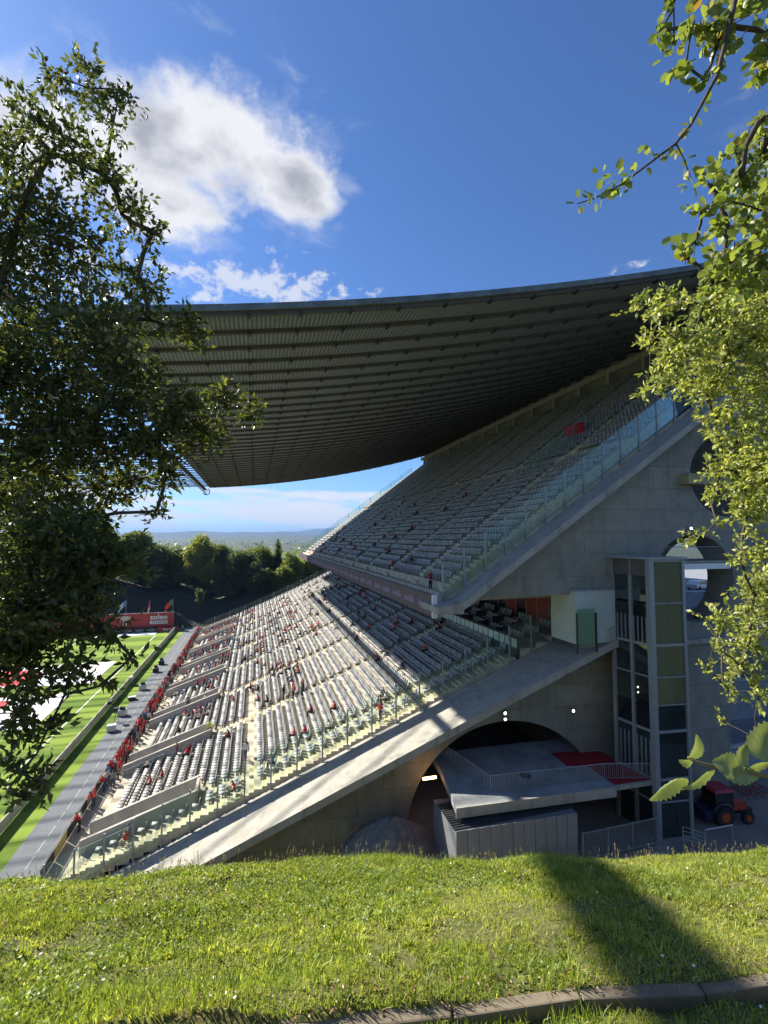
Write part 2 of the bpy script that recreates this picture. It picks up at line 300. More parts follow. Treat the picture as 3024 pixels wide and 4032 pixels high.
# embankment and wooded slope beyond the far goal
m_ = MB(); nx, ny = 60, 16; vs = []
for j in range(ny + 1):
    for i in range(nx + 1):
        x = -110 + i * 170 / nx; q = j / ny; y = 141 + q * 70
        z = 8.5 * min(1, max(0, (q - 0.02) / 0.22)) ** 0.8 + 2.2 * math.sin(x * 0.11) * min(1, q * 5) + 1.0 * math.sin(x * 0.31 + q * 7) * min(1, q * 4) - 3 * max(0, q - 0.6)
        z -= 4.5 * max(0, (x - 2) / 50) * min(1, q * 4); vs.append((x, y, z - 0.4))
m_.add(vs, [(j * (nx + 1) + i, j * (nx + 1) + i + 1, (j + 1) * (nx + 1) + i + 1, (j + 1) * (nx + 1) + i) for j in range(ny) for i in range(nx)])
struct(m_.build('embankment', M_SOIL, smooth=True))
# far hills, ridge behind ridge
def ridge(name, y, h, seed, mt, xr=6500, base=0.0, tilt=0.0):
    rr = random.Random(seed); ph = [(rr.uniform(0, 6.28), rr.uniform(0.5, 1.5)) for _ in range(9)]; m_ = MB(); n = 160; vs = []
    for row, (dy, f) in enumerate(((-900, 0.0), (-550, 0.35), (-250, 0.72), (0, 1.0), (500, 0.75), (1200, 0.0))):
        for i in range(n + 1):
            x = -xr + 2 * xr * i / n
            hh = h * (0.72 + sum(math.sin(x / 1000 * (0.9 + k_ * 0.9) * a + p) * 0.13 / (1 + k_ * 0.6) for k_, (p, a) in enumerate(ph))) + base + tilt * max(0, x - 350)
            vs.append((x, y + dy + 120 * math.sin(x / 300 + row), -1 + hh * f * (1 + 0.04 * math.sin(x / 90 + row * 3))))
    m_.add(vs, [(r * (n + 1) + i, r * (n + 1) + i + 1, (r + 1) * (n + 1) + i + 1, (r + 1) * (n + 1) + i) for r in range(5) for i in range(n)])
    return struct(m_.build(name, mt, smooth=True))
M_HILL = mat('wooded_hill', (0.035, 0.06, 0.03), 0.95, 0.4, 0.012, col2=(0.07, 0.085, 0.05), detail=8)
ridge('hill', 6200, 118, 3, M_HILL); ridge('hill', 8600, 105, 5, M_HILL, 9000, 30, 0.12); ridge('hill', 3300, 38, 8, M_HILL, 4200)

# ------------------------------------------------------------------ the grassy bank under the camera
def vnoise(x, y, seed=0, sc=1.0):
    r = np.random.default_rng(seed); G = r.random((64, 64)); x = np.asarray(x) * sc; y = np.asarray(y) * sc
    xi = np.floor(x).astype(int); yi = np.floor(y).astype(int); fx = x - xi; fy = y - yi; fx = fx * fx * (3 - 2 * fx); fy = fy * fy * (3 - 2 * fy)
    g_ = lambda a, b: G[a % 64, b % 64]
    return (g_(xi, yi) * (1 - fx) + g_(xi + 1, yi) * fx) * (1 - fy) + (g_(xi, yi + 1) * (1 - fx) + g_(xi + 1, yi + 1) * fx) * fy
FH = Vector((math.sin(YAW), math.cos(YAW), 0))
def kerb_d(s): return 2.98 + 0.165 * np.asarray(s)
def bank_z(s, d):
    s = np.asarray(s, float); d = np.asarray(d, float)
    dc = np.where(s < 0.5, 7.05 + 0.27 * (s - 0.5), 7.05 + 0.16 * np.minimum(s - 0.5, 3)); dc = np.maximum(dc, 4.5)
    e = np.maximum(d - dc, 0)
    z = 23.4 - 0.45 * d - 0.75 * e ** 2 / (e + 0.8)
    z += 0.22 * (vnoise(s, d, 1, 0.8) - 0.5) + 0.20 * (vnoise(s * 0.35 + d * 0.2, d * 1.6, 2, 1.0) - 0.5) + 0.08 * (vnoise(s, d, 3, 3.0) - 0.5)
    st = np.clip((kerb_d(s) + 0.085 - d) / 0.05, 0, 1); z = z - 0.11 * st
    return z
def bank_xyz(s, d, dz=0.0):
    s = np.asarray(s, float); d = np.asarray(d, float)
    return np.stack([s * RT.x + d * FH.x, s * RT.y + d * FH.y, bank_z(s, d) + dz], -1)
ss = np.linspace(-22, 26, 241); ds = np.concatenate([np.linspace(-6, 1.8, 27)[:-1], np.linspace(1.8, 9, 145)[:-1], np.linspace(9, 30, 43)])
S, Dd = np.meshgrid(ss, ds); v = bank_xyz(S.ravel(), Dd.ravel()); n1 = len(ss)
idx = np.arange(len(ss) * len(ds)).reshape(len(ds), len(ss))
f = np.stack([idx[:-1, :-1].ravel(), idx[:-1, 1:].ravel(), idx[1:, 1:].ravel(), idx[1:, :-1].ravel()], -1)
M_BANK = mat('turf_soil', (0.07, 0.085, 0.02), 0.95, 0.3, 3.5, col2=(0.12, 0.11, 0.035), bump=0.6, bscale=30)
struct(link('bank', npmesh('bank', v, f, M_BANK, True)))
# plateau of bare ground at the end of the stand
sheet('service_yard', 7.5, 46, 12, 60, 4.5, mat('dusty_yard', (0.15, 0.135, 0.115), 0.95, 0.3, 0.5, col2=(0.24, 0.22, 0.19), bump=0.5, bscale=4), th=5)

# ------------------------------------------------------------------ the grandstand
stand = thing('grandstand', (0, 80, 0), 'huge concrete grandstand of two seating tiers under a sweeping ribbed roof', 'grandstand')
stand.location = (0, 0, 0)
def zl(x): return 1.4 + 0.36 * (x + 12) + 0.00195 * (x + 12) ** 2
def zu(x): return 20.7 + 0.73 * (x - 13.1)
YF = 130.0
NL, DXL = 35, 0.94; NU, DXU = 44, 0.80
VOM = [40.2 + 11.65 * i for i in range(8)]; VW = 2.3
def vy(y0, x): return y0 - 0.14 * (x + 12)
XV = -4.6
rowsL, rowsU = [], []
lower = MB
for i in range(NL):
    x0 = -12 + DXL * i; x1 = x0 + DXL + 0.002; z = zl(x0 + DXL * 0.5); rowsL.append((x0, z)); m_ = MB(); zb = z - 0.75
    segs = []
    if x0 < XV - 0.1:
        a = ('near', 36.5)
        for y in VOM: segs.append((a, ('v', y))); a = ('v', y + VW)
        segs.append((a, ('far', YF)))
    else: segs = [(('near', 36.5), ('far', YF))]
    def yy(q, x): return ep(x, q[1]) if q[0] == 'near' else (vy(q[1], x) if q[0] == 'v' else q[1])
    for a, b in segs:
        m_.hexa([(x0, yy(a, x0), zb), (x1, yy(a, x1), zb), (x1, yy(b, x1), zb), (x0, yy(b, x0), zb), (x0, yy(a, x0), z), (x1, yy(a, x1), z), (x1, yy(b, x1), z), (x0, yy(b, x0), z)])
    m_.build('terrace_step', M_TERR, stand)
for i in range(NU):
    x0 = 13.1 + DXU * i; x1 = x0 + DXU + 0.002; z = zu(x0 + DXU * 0.5); rowsU.append((x0, z)); zb = z - 1.0; m_ = MB()
    a, b = ep(x0, 33), ep(x1, 33); m_.hexa([(x0, a, zb), (x1, b, zb), (x1, YF, zb), (x0, YF, zb), (x0, a, z), (x1, b, z), (x1, YF, z), (x0, YF, z)])
    m_.build('terrace_step', M_TERR, stand)
# front walkway, trenches of the entrances, parapet walls
m_ = MB(); m_.hexa([(-13.95, ep(-13.95, 36.5), 0), (-11.9, ep(-11.9, 36.5), 0), (-11.9, YF, 0), (-13.95, YF, 0), (-13.95, ep(-13.95, 36.5), 1.15), (-11.9, ep(-11.9, 36.5), 1.15), (-11.9, YF, 1.15), (-13.95, YF, 1.15)]); m_.build('front_walkway', M_TERR, stand)
for y in VOM:
    m_ = MB(); x0, x1 = -11.95, XV + 0.3
    m_.hexa([(x0, vy(y, x0), 0.4), (x1, vy(y, x1), 0.4), (x1, vy(y + VW, x1), 0.4), (x0, vy(y + VW, x0), 0.4), (x0, vy(y, x0), 1.2), (x1, vy(y, x1), 1.2), (x1, vy(y + VW, x1), 1.2), (x0, vy(y + VW, x0), 1.2)])
    m_.build('entrance_floor', M_TERR, stand)
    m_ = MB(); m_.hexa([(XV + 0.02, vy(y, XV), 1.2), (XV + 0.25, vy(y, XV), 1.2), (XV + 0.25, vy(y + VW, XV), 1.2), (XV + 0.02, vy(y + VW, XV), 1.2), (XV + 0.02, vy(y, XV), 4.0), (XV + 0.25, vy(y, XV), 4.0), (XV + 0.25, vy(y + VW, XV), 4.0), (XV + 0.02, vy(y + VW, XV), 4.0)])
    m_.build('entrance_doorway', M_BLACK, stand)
    for yo, t_ in ((y - 0.13, 0.26), (y + VW - 0.13, 0.26)):
        p = []; x0, x1 = -12.2, XV + 0.5; z0, z1 = zl(x0) + 1.15, zl(x1) + 1.15
        m_ = MB(); m_.hexa([(x0, vy(yo, x0), 0.9), (x1, vy(yo, x1), 0.9), (x1, vy(yo + t_, x1), 0.9), (x0, vy(yo + t_, x0), 0.9), (x0, vy(yo, x0), z0), (x1, vy(yo, x1), z1), (x1, vy(yo + t_, x1), z1), (x0, vy(yo + t_, x0), z0)])
        m_.build('parapet_wall', M_PARA, stand)
    m_ = MB(); x0 = XV + 0.4; m_.hexa([(x0, vy(y, x0), zl(x0) - 0.3), (x0 + 0.22, vy(y, x0), zl(x0) - 0.3), (x0 + 0.22, vy(y + VW, x0), zl(x0) - 0.3), (x0, vy(y + VW, x0), zl(x0) - 0.3), (x0, vy(y, x0), zl(x0) + 1.12), (x0 + 0.22, vy(y, x0), zl(x0) + 1.12), (x0 + 0.22, vy(y + VW, x0), zl(x0) + 1.12), (x0, vy(y + VW, x0), zl(x0) + 1.12)])
    m_.build('parapet_wall', M_PARA, stand)
    m_ = MB(); xx = [-11.6, -10.2, -8.6]
    for k_, x in enumerate(xx): m_.tube([(x, vy(y - 0.9, x), zl(x) - 0.2), (x, vy(y - 0.9, x), zl(x) + 1.0)], 0.03)
    m_.tube([(xx[0] - 0.8, vy(y - 0.9, xx[0]), zl(xx[0] - 0.8) + 1.0), (xx[2] + 0.4, vy(y - 0.9, xx[2]), zl(xx[2] + 0.4) + 1.0)], 0.035); m_.build('stair_handrail', M_STEEL, stand)
# aisle steps with painted edges
AIS = []
for i, y in enumerate(VOM): AIS += [y + VW / 2]
def aisle_ok(x, y):
    for a in AIS:
        if abs(y - vy(a, x)) < 0.62: return False
    return True
m_ = MB()
for x0, z in rowsL:
    for k_, a in enumerate(AIS + [None]):
        if a is None: yc = ep(x0, 36.5) + 0.6
        else:
            if x0 < XV + 0.3: continue
            yc = vy(a, x0)
        if yc > 129: continue
        m_.m = 0; m_.box(x0 - 0.36, x0 + 0.03, yc - 0.58, yc + 0.58, z - 0.42, z - 0.19)
        m_.m = 1; m_.box(x0 - 0.365, x0 - 0.27, yc - 0.585, yc + 0.585, z - 0.28, z - 0.186); m_.box(x0 - 0.006, x0 + 0.09, yc - 0.58, yc + 0.58, z - 0.1, z + 0.004)
stuff(m_.build('aisle_step', [M_TERR, M_YEL], stand))
AISU = [ep(20, 33) + 0.8 + 0 * 1] ; AISU = [38.5 + 9.1 * i for i in range(10)]
m_ = MB()
for x0, z in rowsU:
    for k_, a in enumerate(AISU + [None]):
        yc = ep(x0, 33) + 0.7 if a is None else a
        m_.m = 0; m_.box(x0 - 0.34, x0 + 0.03, yc - 0.55, yc + 0.55, z - 0.6, z - 0.29)
        m_.m = 1; m_.box(x0 - 0.345, x0 - 0.25, yc - 0.555, yc + 0.555, z - 0.36, z - 0.286)
stuff(m_.build('aisle_step', [M_TERR, M_YEL], stand))

# seats
M_SEAT = mat('grey_seat_plastic', (0.25, 0.255, 0.26), 0.5, 0.12, 0.35, spec=0.5)
t = M_SEAT.node_tree; b = t.nodes['Principled BSDF']; gg = N(t, 'ShaderNodeNewGeometry'); rr_ = N(t, 'ShaderNodeValToRGB'); rr_.color_ramp.elements[0].color = (0.24, 0.245, 0.25, 1); rr_.color_ramp.elements[1].color = (0.40, 0.40, 0.395, 1)
t.links.new(gg.outputs['Random Per Island'], rr_.inputs[0]); t.links.new(rr_.outputs[0], b.inputs['Base Color'])
def seat_arrays():
    m_ = MB()
    m_.hexa([(-0.26, -0.235, 0.40), (0.17, -0.22, 0.37), (0.17, 0.22, 0.37), (-0.26, 0.235, 0.40), (-0.28, -0.235, 0.45), (0.17, -0.22, 0.41), (0.17, 0.22, 0.41), (-0.28, 0.235, 0.45)])
    m_.hexa([(0.15, -0.21, 0.38), (0.20, -0.2, 0.38), (0.20, 0.2, 0.38), (0.15, 0.21, 0.38), (0.19, -0.21, 0.62), (0.23, -0.2, 0.62), (0.23, 0.2, 0.62), (0.19, 0.21, 0.62)])
    m_.hexa([(0.19, -0.21, 0.62), (0.23, -0.2, 0.62), (0.23, 0.2, 0.62), (0.19, 0.21, 0.62), (0.27, -0.19, 0.86), (0.30, -0.17, 0.86), (0.30, 0.17, 0.86), (0.27, 0.19, 0.86)])
    m_.box(-0.04, 0.06, -0.05, 0.05, -0.02, 0.39)
    return np.array(m_.v), np.array(m_.f)
sv, sf = seat_arrays()
seat_me = npmesh('seat', sv, sf, M_SEAT)
pos = []
for x0, z in rowsL:
    y = ep(x0, 36.5) + 1.3
    while y < 129.3:
        ok = aisle_ok(x0 + 0.5, y)
        if x0 < XV + 0.3:
            for a in VOM:
                if -0.55 < y - vy(a, x0) < VW + 0.55: ok = False
        if x0 > -9.5 or True:
            if x0 < -11.5 or (-1.4 < x0 < -0.6 and y < 60): ok = False
        if ok: pos.append((x0 + 0.52, y, z))
        y += 0.5
for x0, z in rowsU:
    if 28.6 < x0 < 29.5: continue
    y = ep(x0, 33) + 1.5
    while y < 129.3:
        if all(abs(y - a) > 0.62 for a in AISU) and x0 > 13.5: pos.append((x0 + 0.46, y, z))
        y += 0.5
pos = np.array(pos); dist = np.linalg.norm(pos - np.array([0, 0, EYE]), axis=1); order = np.argsort(dist)
SEATPOS = pos.copy()
for j in order[:300]:
    o = link('seat', seat_me, stand, pos[j]); o.rotation_euler = (0, 0, random.uniform(-0.03, 0.03))
rest = pos[order[300:]]
v = (sv[None] + rest[:, None]).reshape(-1, 3); f = (sf[None] + (np.arange(len(rest)) * len(sv))[:, None, None]).reshape(-1, 4)
stuff(link('seat_rows', npmesh('seat_rows', v, f, M_SEAT), stand))

# sloping end slabs (ramps) beside the seating
def zs(x): return 4.54 + 0.448 * (x + 2.5)
def slab(name, x0, x1, zf, ya, yb, th, mt):
    m_ = MB(); n = 12
    for i in range(n):
        a = x0 + (x1 - x0) * i / n; b = x0 + (x1 - x0) * (i + 1) / n
        m_.hexa([(a, ep(a, ya), zf(a) - th), (b, ep(b, ya), zf(b) - th), (b, ep(b, yb), zf(b) - th), (a, ep(a, yb), zf(a) - th), (a, ep(a, ya), zf(a)), (b, ep(b, ya), zf(b)), (b, ep(b, yb), zf(b)), (a, ep(a, yb), zf(a))])
    bm = bmesh.new(); o = m_.build(name, mt, stand); bm.from_mesh(o.data); bmesh.ops.remove_doubles(bm, verts=bm.verts, dist=0.001); bm.to_mesh(o.data); bm.free(); return o
slab('end_ramp', -13, 26.1, zs, 31.8, 36.3, 0.55, M_SLAB)
m_ = MB(); m_.hexa([(26.1, ep(26.1, 31.8), 16.8), (27.4, ep(27.4, 31.8), 16.8), (27.4, 35, 16.8), (26.1, 35, 16.8), (26.1, ep(26.1, 31.8), 17.36), (27.4, ep(27.4, 31.8), 17.36), (27.4, 35, 17.36), (26.1, 35, 17.36)]); m_.build('walkway', M_SLAB, stand)
def zsu(x): return zu(x) - 0.75
slab('end_ramp', 13.9, 51, zsu, 30.8, 33.0, 0.55, M_SLAB)
m_ = MB(); m_.hexa([(12.2, ep(12.2, 30.9), 19.75), (14.0, ep(14.0, 30.9), 19.75), (14.0, ep(14, 34.5), 19.75), (12.2, ep(12.2, 34.5), 19.75), (12.2, ep(12.2, 30.9), 20.2), (14.0, ep(14, 30.9), 20.55), (14.0, ep(14, 34.5), 20.55), (12.2, ep(12.2, 34.5), 20.2)]); m_.build('ramp_nose', M_SLAB, stand)
# guard glass at both ends of both tiers
def guard(x0, x1, step, zf, yf, z_lo, z_hi, post_lo):
    n = int((x1 - x0) / step)
    for i in range(n + 1):
        x = x0 + step * i; m_ = MB(); y = yf(x); m_.box(x - 0.05, x + 0.05, y - 0.06, y + 0.06, zf(x) + post_lo, zf(x) + z_hi + 0.05); m_.build('guard_post', M_STEEL, stand)
        if i < n:
            a, b = x + 0.04, x + step - 0.04; m_ = MB()
            m_.hexa([(a, yf(a) - 0.01, zf(a) + z_lo), (b, yf(b) - 0.01, zf(b) + z_lo), (b, yf(b) + 0.01, zf(b) + z_lo), (a, yf(a) + 0.01, zf(a) + z_lo), (a, yf(a) - 0.01, zf(a) + z_hi), (b, yf(b) - 0.01, zf(b) + z_hi), (b, yf(b) + 0.01, zf(b) + z_hi), (a, yf(a) + 0.01, zf(a) + z_hi)])
            m_.build('guard_pane', M_GLASS, stand)
guard(-13.6, 26.2, 1.88, zs, lambda x: ep(x, 36.25), 0.55, 2.95, 0.0)
guard(13.3, 48.6, 1.62, zsu, lambda x: ep(x, 32.85), 0.3, 2.9, 0.0)
guard(-13.6, 20.6, 3.76, zl, lambda x: YF + 0.1, -0.3, 1.9, -0.4)
guard(13.3, 48, 3.2, zu, lambda x: YF + 0.1, -0.3, 2.0, -0.4)
# front railing of the lower tier
m_ = MB(); m_.tube([(-13.9, ep(-13.9, 36.5), 2.25), (-13.9, YF, 2.25)], 0.04); m_.tube([(-13.88, ep(-13.9, 36.5), 2.1), (-13.88, YF, 2.1)], 0.025); m_.build('front_rail', M_STEEL, stand)
y = ep(-13.9, 36.5); c = 0
while y < YF - 1:
    m_ = MB(); m_.box(-13.93, -13.87, y + 0.05, y + 2.25, 1.2, 2.05); m_.build('railing_panel', [M_DARKST, M_STEEL, mat('yellow_panel', (0.5, 0.42, 0.12), 0.6)][2 if c in (1, 13) else (1 if c % 7 == 4 else 0)], stand); y += 2.3; c += 1

# fascia board of the upper tier with repeated lettering
m_ = MB(); y0 = ep(12.6, 32.6)
m_.box(12.45, 13.12, y0, YF, 19.3, 20.75); m_.build('upper_tier_edge', M_PARA, stand)
M_LED = mat('led_board_plum', (0.085, 0.062, 0.07), 0.5, 0.1, 2); M_LEDT = mat('led_letter_mauve', (0.34, 0.22, 0.36), 0.6)
tm = text_mesh('tele4life', 0.78, M_LEDT, 0.004, 0.012)
y = y0
while y < YF - 3.4:
    m_ = MB(); m_.box(12.36, 12.44, y, y + 3.36, 19.32, 20.86); b = m_.build('led_board', M_LED, stand)
    if y < 100:
        o = link('lettering', tm, b); o.matrix_local = Matrix.Translation((12.35, y + 1.68, 19.82)) @ Matrix(((0, 0, -1, 0), (-1, 0, 0, 0), (0, 1, 0, 0), (0, 0, 0, 1)))
    y += 3.4
m_ = MB(); m_.box(12.33, 12.7, y0 - 0.22, y0 - 0.03, 19.25, 20.9); m_.build('fascia_end_cap', M_WHITE, stand)
m_ = MB(); m_.tube([(13.2, y0, 21.75), (13.2, YF, 21.75)], 0.03)
y = y0
while y < YF: m_.tube([(13.2, y, 20.7), (13.2, y, 21.75)], 0.022); y += 1.7
m_.build('upper_front_rail', M_STEEL, stand)
m_ = MB(); m_.box(13.2, 27.6, ep(20, 35), YF, 20.15, 20.4); m_.build('upper_tier_soffit', M_PARA, stand)

# boxes between the tiers: balcony front, terrace, glazing
XB = 20.95
m_ = MB(); m_.box(XB, XB + 0.12, ep(XB, 36.4), YF, 14.6, 15.85); m_.build('balcony_front', M_DARKST, stand)
y = ep(XB, 36.3); pane_me = None
m0 = MB().box(-0.02, 0.02, 0, 0.82, 0, 0.72)
while y < 120:
    if pane_me is None: o = m0.build('balcony_panel', mat('frosted_panel', (0.52, 0.6, 0.58), 0.3), stand, loc=(XB - 0.03, y, 15.92)); pane_me = o.data
    else: link('balcony_panel', pane_me, stand, (XB - 0.03, y, 15.92))
    y += 0.98
m_ = MB(); m_.box(XB - 0.06, XB + 0.1, ep(XB, 36.3), YF, 16.72, 16.8)
y = ep(XB, 36.3) - 0.1
while y < 120: m_.box(XB - 0.03, XB + 0.03, y, y + 0.06, 15.85, 16.75); y += 0.98
m_.build('balcony_rail', M_DARKST, stand)
for i in range(3):
    x0 = XB + 0.3 + i * 1.45; z = 15.9 + 0.42 * i; m_ = MB(); m_.hexa([(x0, ep(x0, 36.4), z - 0.8), (x0 + 1.46, ep(x0 + 1.46, 36.4), z - 0.8), (x0 + 1.46, YF, z - 0.8), (x0, YF, z - 0.8), (x0, ep(x0, 36.4), z), (x0 + 1.46, ep(x0 + 1.46, 36.4), z), (x0 + 1.46, YF, z), (x0, YF, z)]); m_.build('box_terrace', M_TERR, stand)
    y = ep(x0, 36.4) + 1.4; c = 0
    while y < 70:
        if c % 6 < 4: o = link('box_seat', seat_me, stand, (x0 + 0.8, y, z)); o.scale = (1.15, 1.15, 1.12)
        elif c % 6 == 5 and i < 2: MB().box(x0 + 0.1, x0 + 1.2, y - 0.3, y - 0.2, z, z + 0.95).build('box_divider', M_DARKST, stand)
        y += 0.58; c += 1
M_REDW = mat('red_interior_panel', (0.27, 0.03, 0.02), 0.6, 0.1, 1)
MB().box(25.75, 26.0, ep(25.6, 36), YF, 16.6, 20.1).build('box_back_wall', M_BLACK, stand)
y = 34.2
while y < 128:
    MB().box(25.6, 25.64, y + 0.04, y + 1.72, 16.7, 20.0).build('box_window', M_REDW if (35.5 < y < 39.5 or 41 < y < 43) else M_DGLASS, stand); MB().box(25.56, 25.66, y - 0.04, y + 0.03, 16.6, 20.1).build('window_mullion', M_STEEL, stand); y += 1.8

# back of the upper tier
MB().box(49.6, 50.2, ep(50, 33), YF, 40, 50.45).build('back_wall', M_WALL, stand)
MB().box(48.35, 48.95, ep(48, 33), YF, 48.5, 49.25).build('back_beam', M_PARA, stand)
y = ep(48, 33) + 1
while y < YF: MB().box(48.4, 48.9, y, y + 0.55, 46.3, 48.52).build('back_column', M_PARA, stand); y += 6.2
# glass partition inside the upper tier
for i in range(9):
    a = 27.5 + i * 0.8; MB().hexa([(a, 41.6, zu(a) - 0.2), (a + 0.78, 41.6, zu(a) + 0.4), (a + 0.78, 41.64, zu(a) + 0.4), (a, 41.64, zu(a) - 0.2), (a, 41.6, zu(a) + 2.2), (a + 0.78, 41.6, zu(a) + 2.75), (a + 0.78, 41.64, zu(a) + 2.75), (a, 41.64, zu(a) + 2.2)]).build('partition_pane', M_GLASS, stand)
MB().box(33.8, 34.2, 41.2, 44.0, zu(34) + 0.3, zu(34) + 1.6).build('red_cloth', mat('red_cloth', (0.5, 0.02, 0.025), 0.8), stand)

# ------------------------------------------------------------------ roof
def zr(x): u = x + 12; return 38.75 + 0.065 * u + 0.002 * u * u
XR = np.linspace(-12, 53, 53)
def ry(s, x): a = ep(x, 30.0); return a + s * (131.0 - a)
M_ROOF = bpy.data.materials.new('ribbed_roof_soffit'); M_ROOF.use_nodes = True
t = M_ROOF.node_tree; b = t.nodes['Principled BSDF']; b.inputs['Roughness'].default_value = 0.75
tc = N(t, 'ShaderNodeTexCoord'); sp = N(t, 'ShaderNodeSeparateXYZ'); t.links.new(tc.outputs['Object'], sp.inputs[0])
wv = MATH(t, 'SINE', MATH(t, 'MULTIPLY', sp.outputs[0], 2 * math.pi / 0.30)); wr = N(t, 'ShaderNodeMapRange'); t.links.new(wv, wr.inputs[0]); wr.inputs[1].default_value = -0.4; wr.inputs[2].default_value = 0.4
n = N(t, 'ShaderNodeTexNoise'); n.inputs['Scale'].default_value = 0.35; n.inputs['Detail'].default_value = 5; t.links.new(tc.outputs['Object'], n.inputs['Vector'])
r = N(t, 'ShaderNodeValToRGB'); r.color_ramp.elements[0].color = (0.20, 0.225, 0.265, 1); r.color_ramp.elements[1].color = (0.27, 0.295, 0.335, 1); t.links.new(n.outputs['Fac'], r.inputs[0])
dk = N(t, 'ShaderNodeMix', data_type='RGBA', blend_type='MULTIPLY'); dk.inputs['Factor'].default_value = 0.45; t.links.new(r.outputs[0], dk.inputs['A']); t.links.new(wr.outputs[0], dk.inputs['B']); t.links.new(dk.outputs['Result'], b.inputs['Base Color'])
bp = N(t, 'ShaderNodeBump'); bp.inputs['Distance'].default_value = 0.05; bp.inputs['Strength'].default_value = 0.6; t.links.new(wr.outputs[0], bp.inputs['Height']); t.links.new(bp.outputs[0], b.inputs['Normal'])
NS = 36; vs = []; fs = []
for L_ in (0, 0.28):
    for j in range(NS + 1):
        for x in XR: vs.append((x, ry(j / NS, x), zr(x) + L_))
nx = len(XR); off = nx * (NS + 1)
for j in range(NS):
    for i in range(nx - 1):
        a = j * nx + i; fs.append((a, a + nx, a + nx + 1, a + 1)); fs.append((off + a, off + a + 1, off + a + nx + 1, off + a + nx))
for i in range(nx - 1): fs.append((i, i + 1, off + i + 1, off + i)); a = NS * nx + i; fs.append((a, off + a, off + a + 1, a + 1))
for j in range(NS): a = j * nx; fs.append((a, off + a, off + a + nx, a + nx)); a = j * nx + nx - 1; fs.append((a, a + nx, off + a + nx, off + a))
roof = link('roof', npmesh('roof', vs, fs, M_ROOF), stand)
M_RIB = mat('roof_rib_steel', (0.085, 0.08, 0.075), 0.7, 0.15, 1); M_ZINC = mat('zinc_edge', (0.12, 0.15, 0.15), 0.6, 0.4, 0.9, metal=0.1)
fx = MB()
for j in range(NS + 1):
    s_ = min(max((j + 0.12) / NS, 0.002), 0.998); m_ = MB(); w = 0.14
    for i in range(nx - 1):
        a, c_ = XR[i], XR[i + 1]; ya, yc = ry(s_, a), ry(s_, c_); za, zc = zr(a), zr(c_)
        m_.hexa([(a, ya - w, za - 0.26), (c_, yc - w, zc - 0.26), (c_, yc + w, zc - 0.26), (a, ya + w, za - 0.26), (a, ya - w * 1.5, za + 0.02), (c_, yc - w * 1.5, zc + 0.02), (c_, yc + w * 1.5, zc + 0.02), (a, ya + w * 1.5, za + 0.02)])
    m_.build('roof_rib', M_RIB, roof)
    x = -10.5
    while x < 49: y = ry(s_, x); fx.box(x - 0.12, x + 0.12, y - 0.26, y + 0.26, zr(x) - 0.36, zr(x) - 0.2); x += 3.3
stuff(fx.build('roof_rib_clamp', M_BLACK, roof))
for i in range(0, nx - 1, 2):
    a, c_ = XR[i], XR[min(i + 2, nx - 1)]
    MB().hexa([(a, ry(0, a) - 0.12, zr(a) - 0.05), (c_ - 0.02, ry(0, c_) - 0.12, zr(c_) - 0.05), (c_ - 0.02, ry(0, c_) - 0.02, zr(c_) - 0.05), (a, ry(0, a) - 0.02, zr(a) - 0.05), (a, ry(0, a) - 0.12, zr(a) + 0.36), (c_ - 0.02, ry(0, c_) - 0.12, zr(c_) + 0.36), (c_ - 0.02, ry(0, c_) - 0.02, zr(c_) + 0.36), (a, ry(0, a) - 0.02, zr(a) + 0.36)]).build('roof_edge_sheet', M_ZINC, roof)
# service catwalk along the front lip, with an unseen run past the roof added to shade the bank
m_ = MB(); m_.box(-13.35, -12.5, 17.5, 131.5, 37.9, 37.98)
for x, z in ((-13.35, 37.9), (-12.5, 37.9), (-12.95, 36.9)): m_.tube([(x, 17.5 if z > 37 else 60, z), (x, 132.5, z)], 0.06)
y = 60
while y < 132: m_.tube([(-13.35, y, 37.9), (-12.95, y + 0.9, 36.9), (-12.5, y + 1.8, 37.9)], 0.035); y += 1.8
m_.build('catwalk', M_DARKST, roof)
m_ = MB(); m_.tube([(-12.9 + 0.9 * math.cos(a), 132.0, 37.6 + 0.9 * math.sin(a)) for a in np.linspace(-2.6, 0.9, 14)], 0.12); m_.build('drain_pipe', M_DARKST, roof)
for j in range(0, NS + 1):
    yb = ry(min(max((j + 0.12) / NS, 0.002), 0.998), -12); m_ = MB()
    for dy in (-0.22, 0.22): m_.tube([(-12 - q * 88, yb + dy, 38.95 - 1.6 * math.sin(math.pi * q)) for q in np.linspace(0, 1, 9)], 0.075, 5)
    m_.build('roof_cable', M_DARKST, roof)
# ------------------------------------------------------------------ concrete end walls with round openings
WU, WL = 32.2, 34.0
def mp_(y0): return lambda x, z, t: (x, ep(x, y0) + t, z)
top = [(x, zsu(x) - 0.5) for x in np.linspace(15.0, 51, 10)]
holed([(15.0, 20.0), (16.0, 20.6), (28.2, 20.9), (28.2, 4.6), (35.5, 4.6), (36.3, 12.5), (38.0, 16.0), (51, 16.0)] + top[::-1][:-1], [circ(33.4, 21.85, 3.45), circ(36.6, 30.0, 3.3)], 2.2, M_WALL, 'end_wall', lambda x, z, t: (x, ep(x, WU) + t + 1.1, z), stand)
lo = [(-12, -1.0), (-12, 0.0)] + [(x, zs(x) - 0.4) for x in np.linspace(-11, 26, 8)] + [(28.1, 17.0), (28.1, 4.6), (24.0, 4.6)]
a1 = [(18.7 + 7.8 * math.cos(q), 3.3 + 7.8 * math.sin(q)) for q in np.linspace(R(12), R(168), 40)]
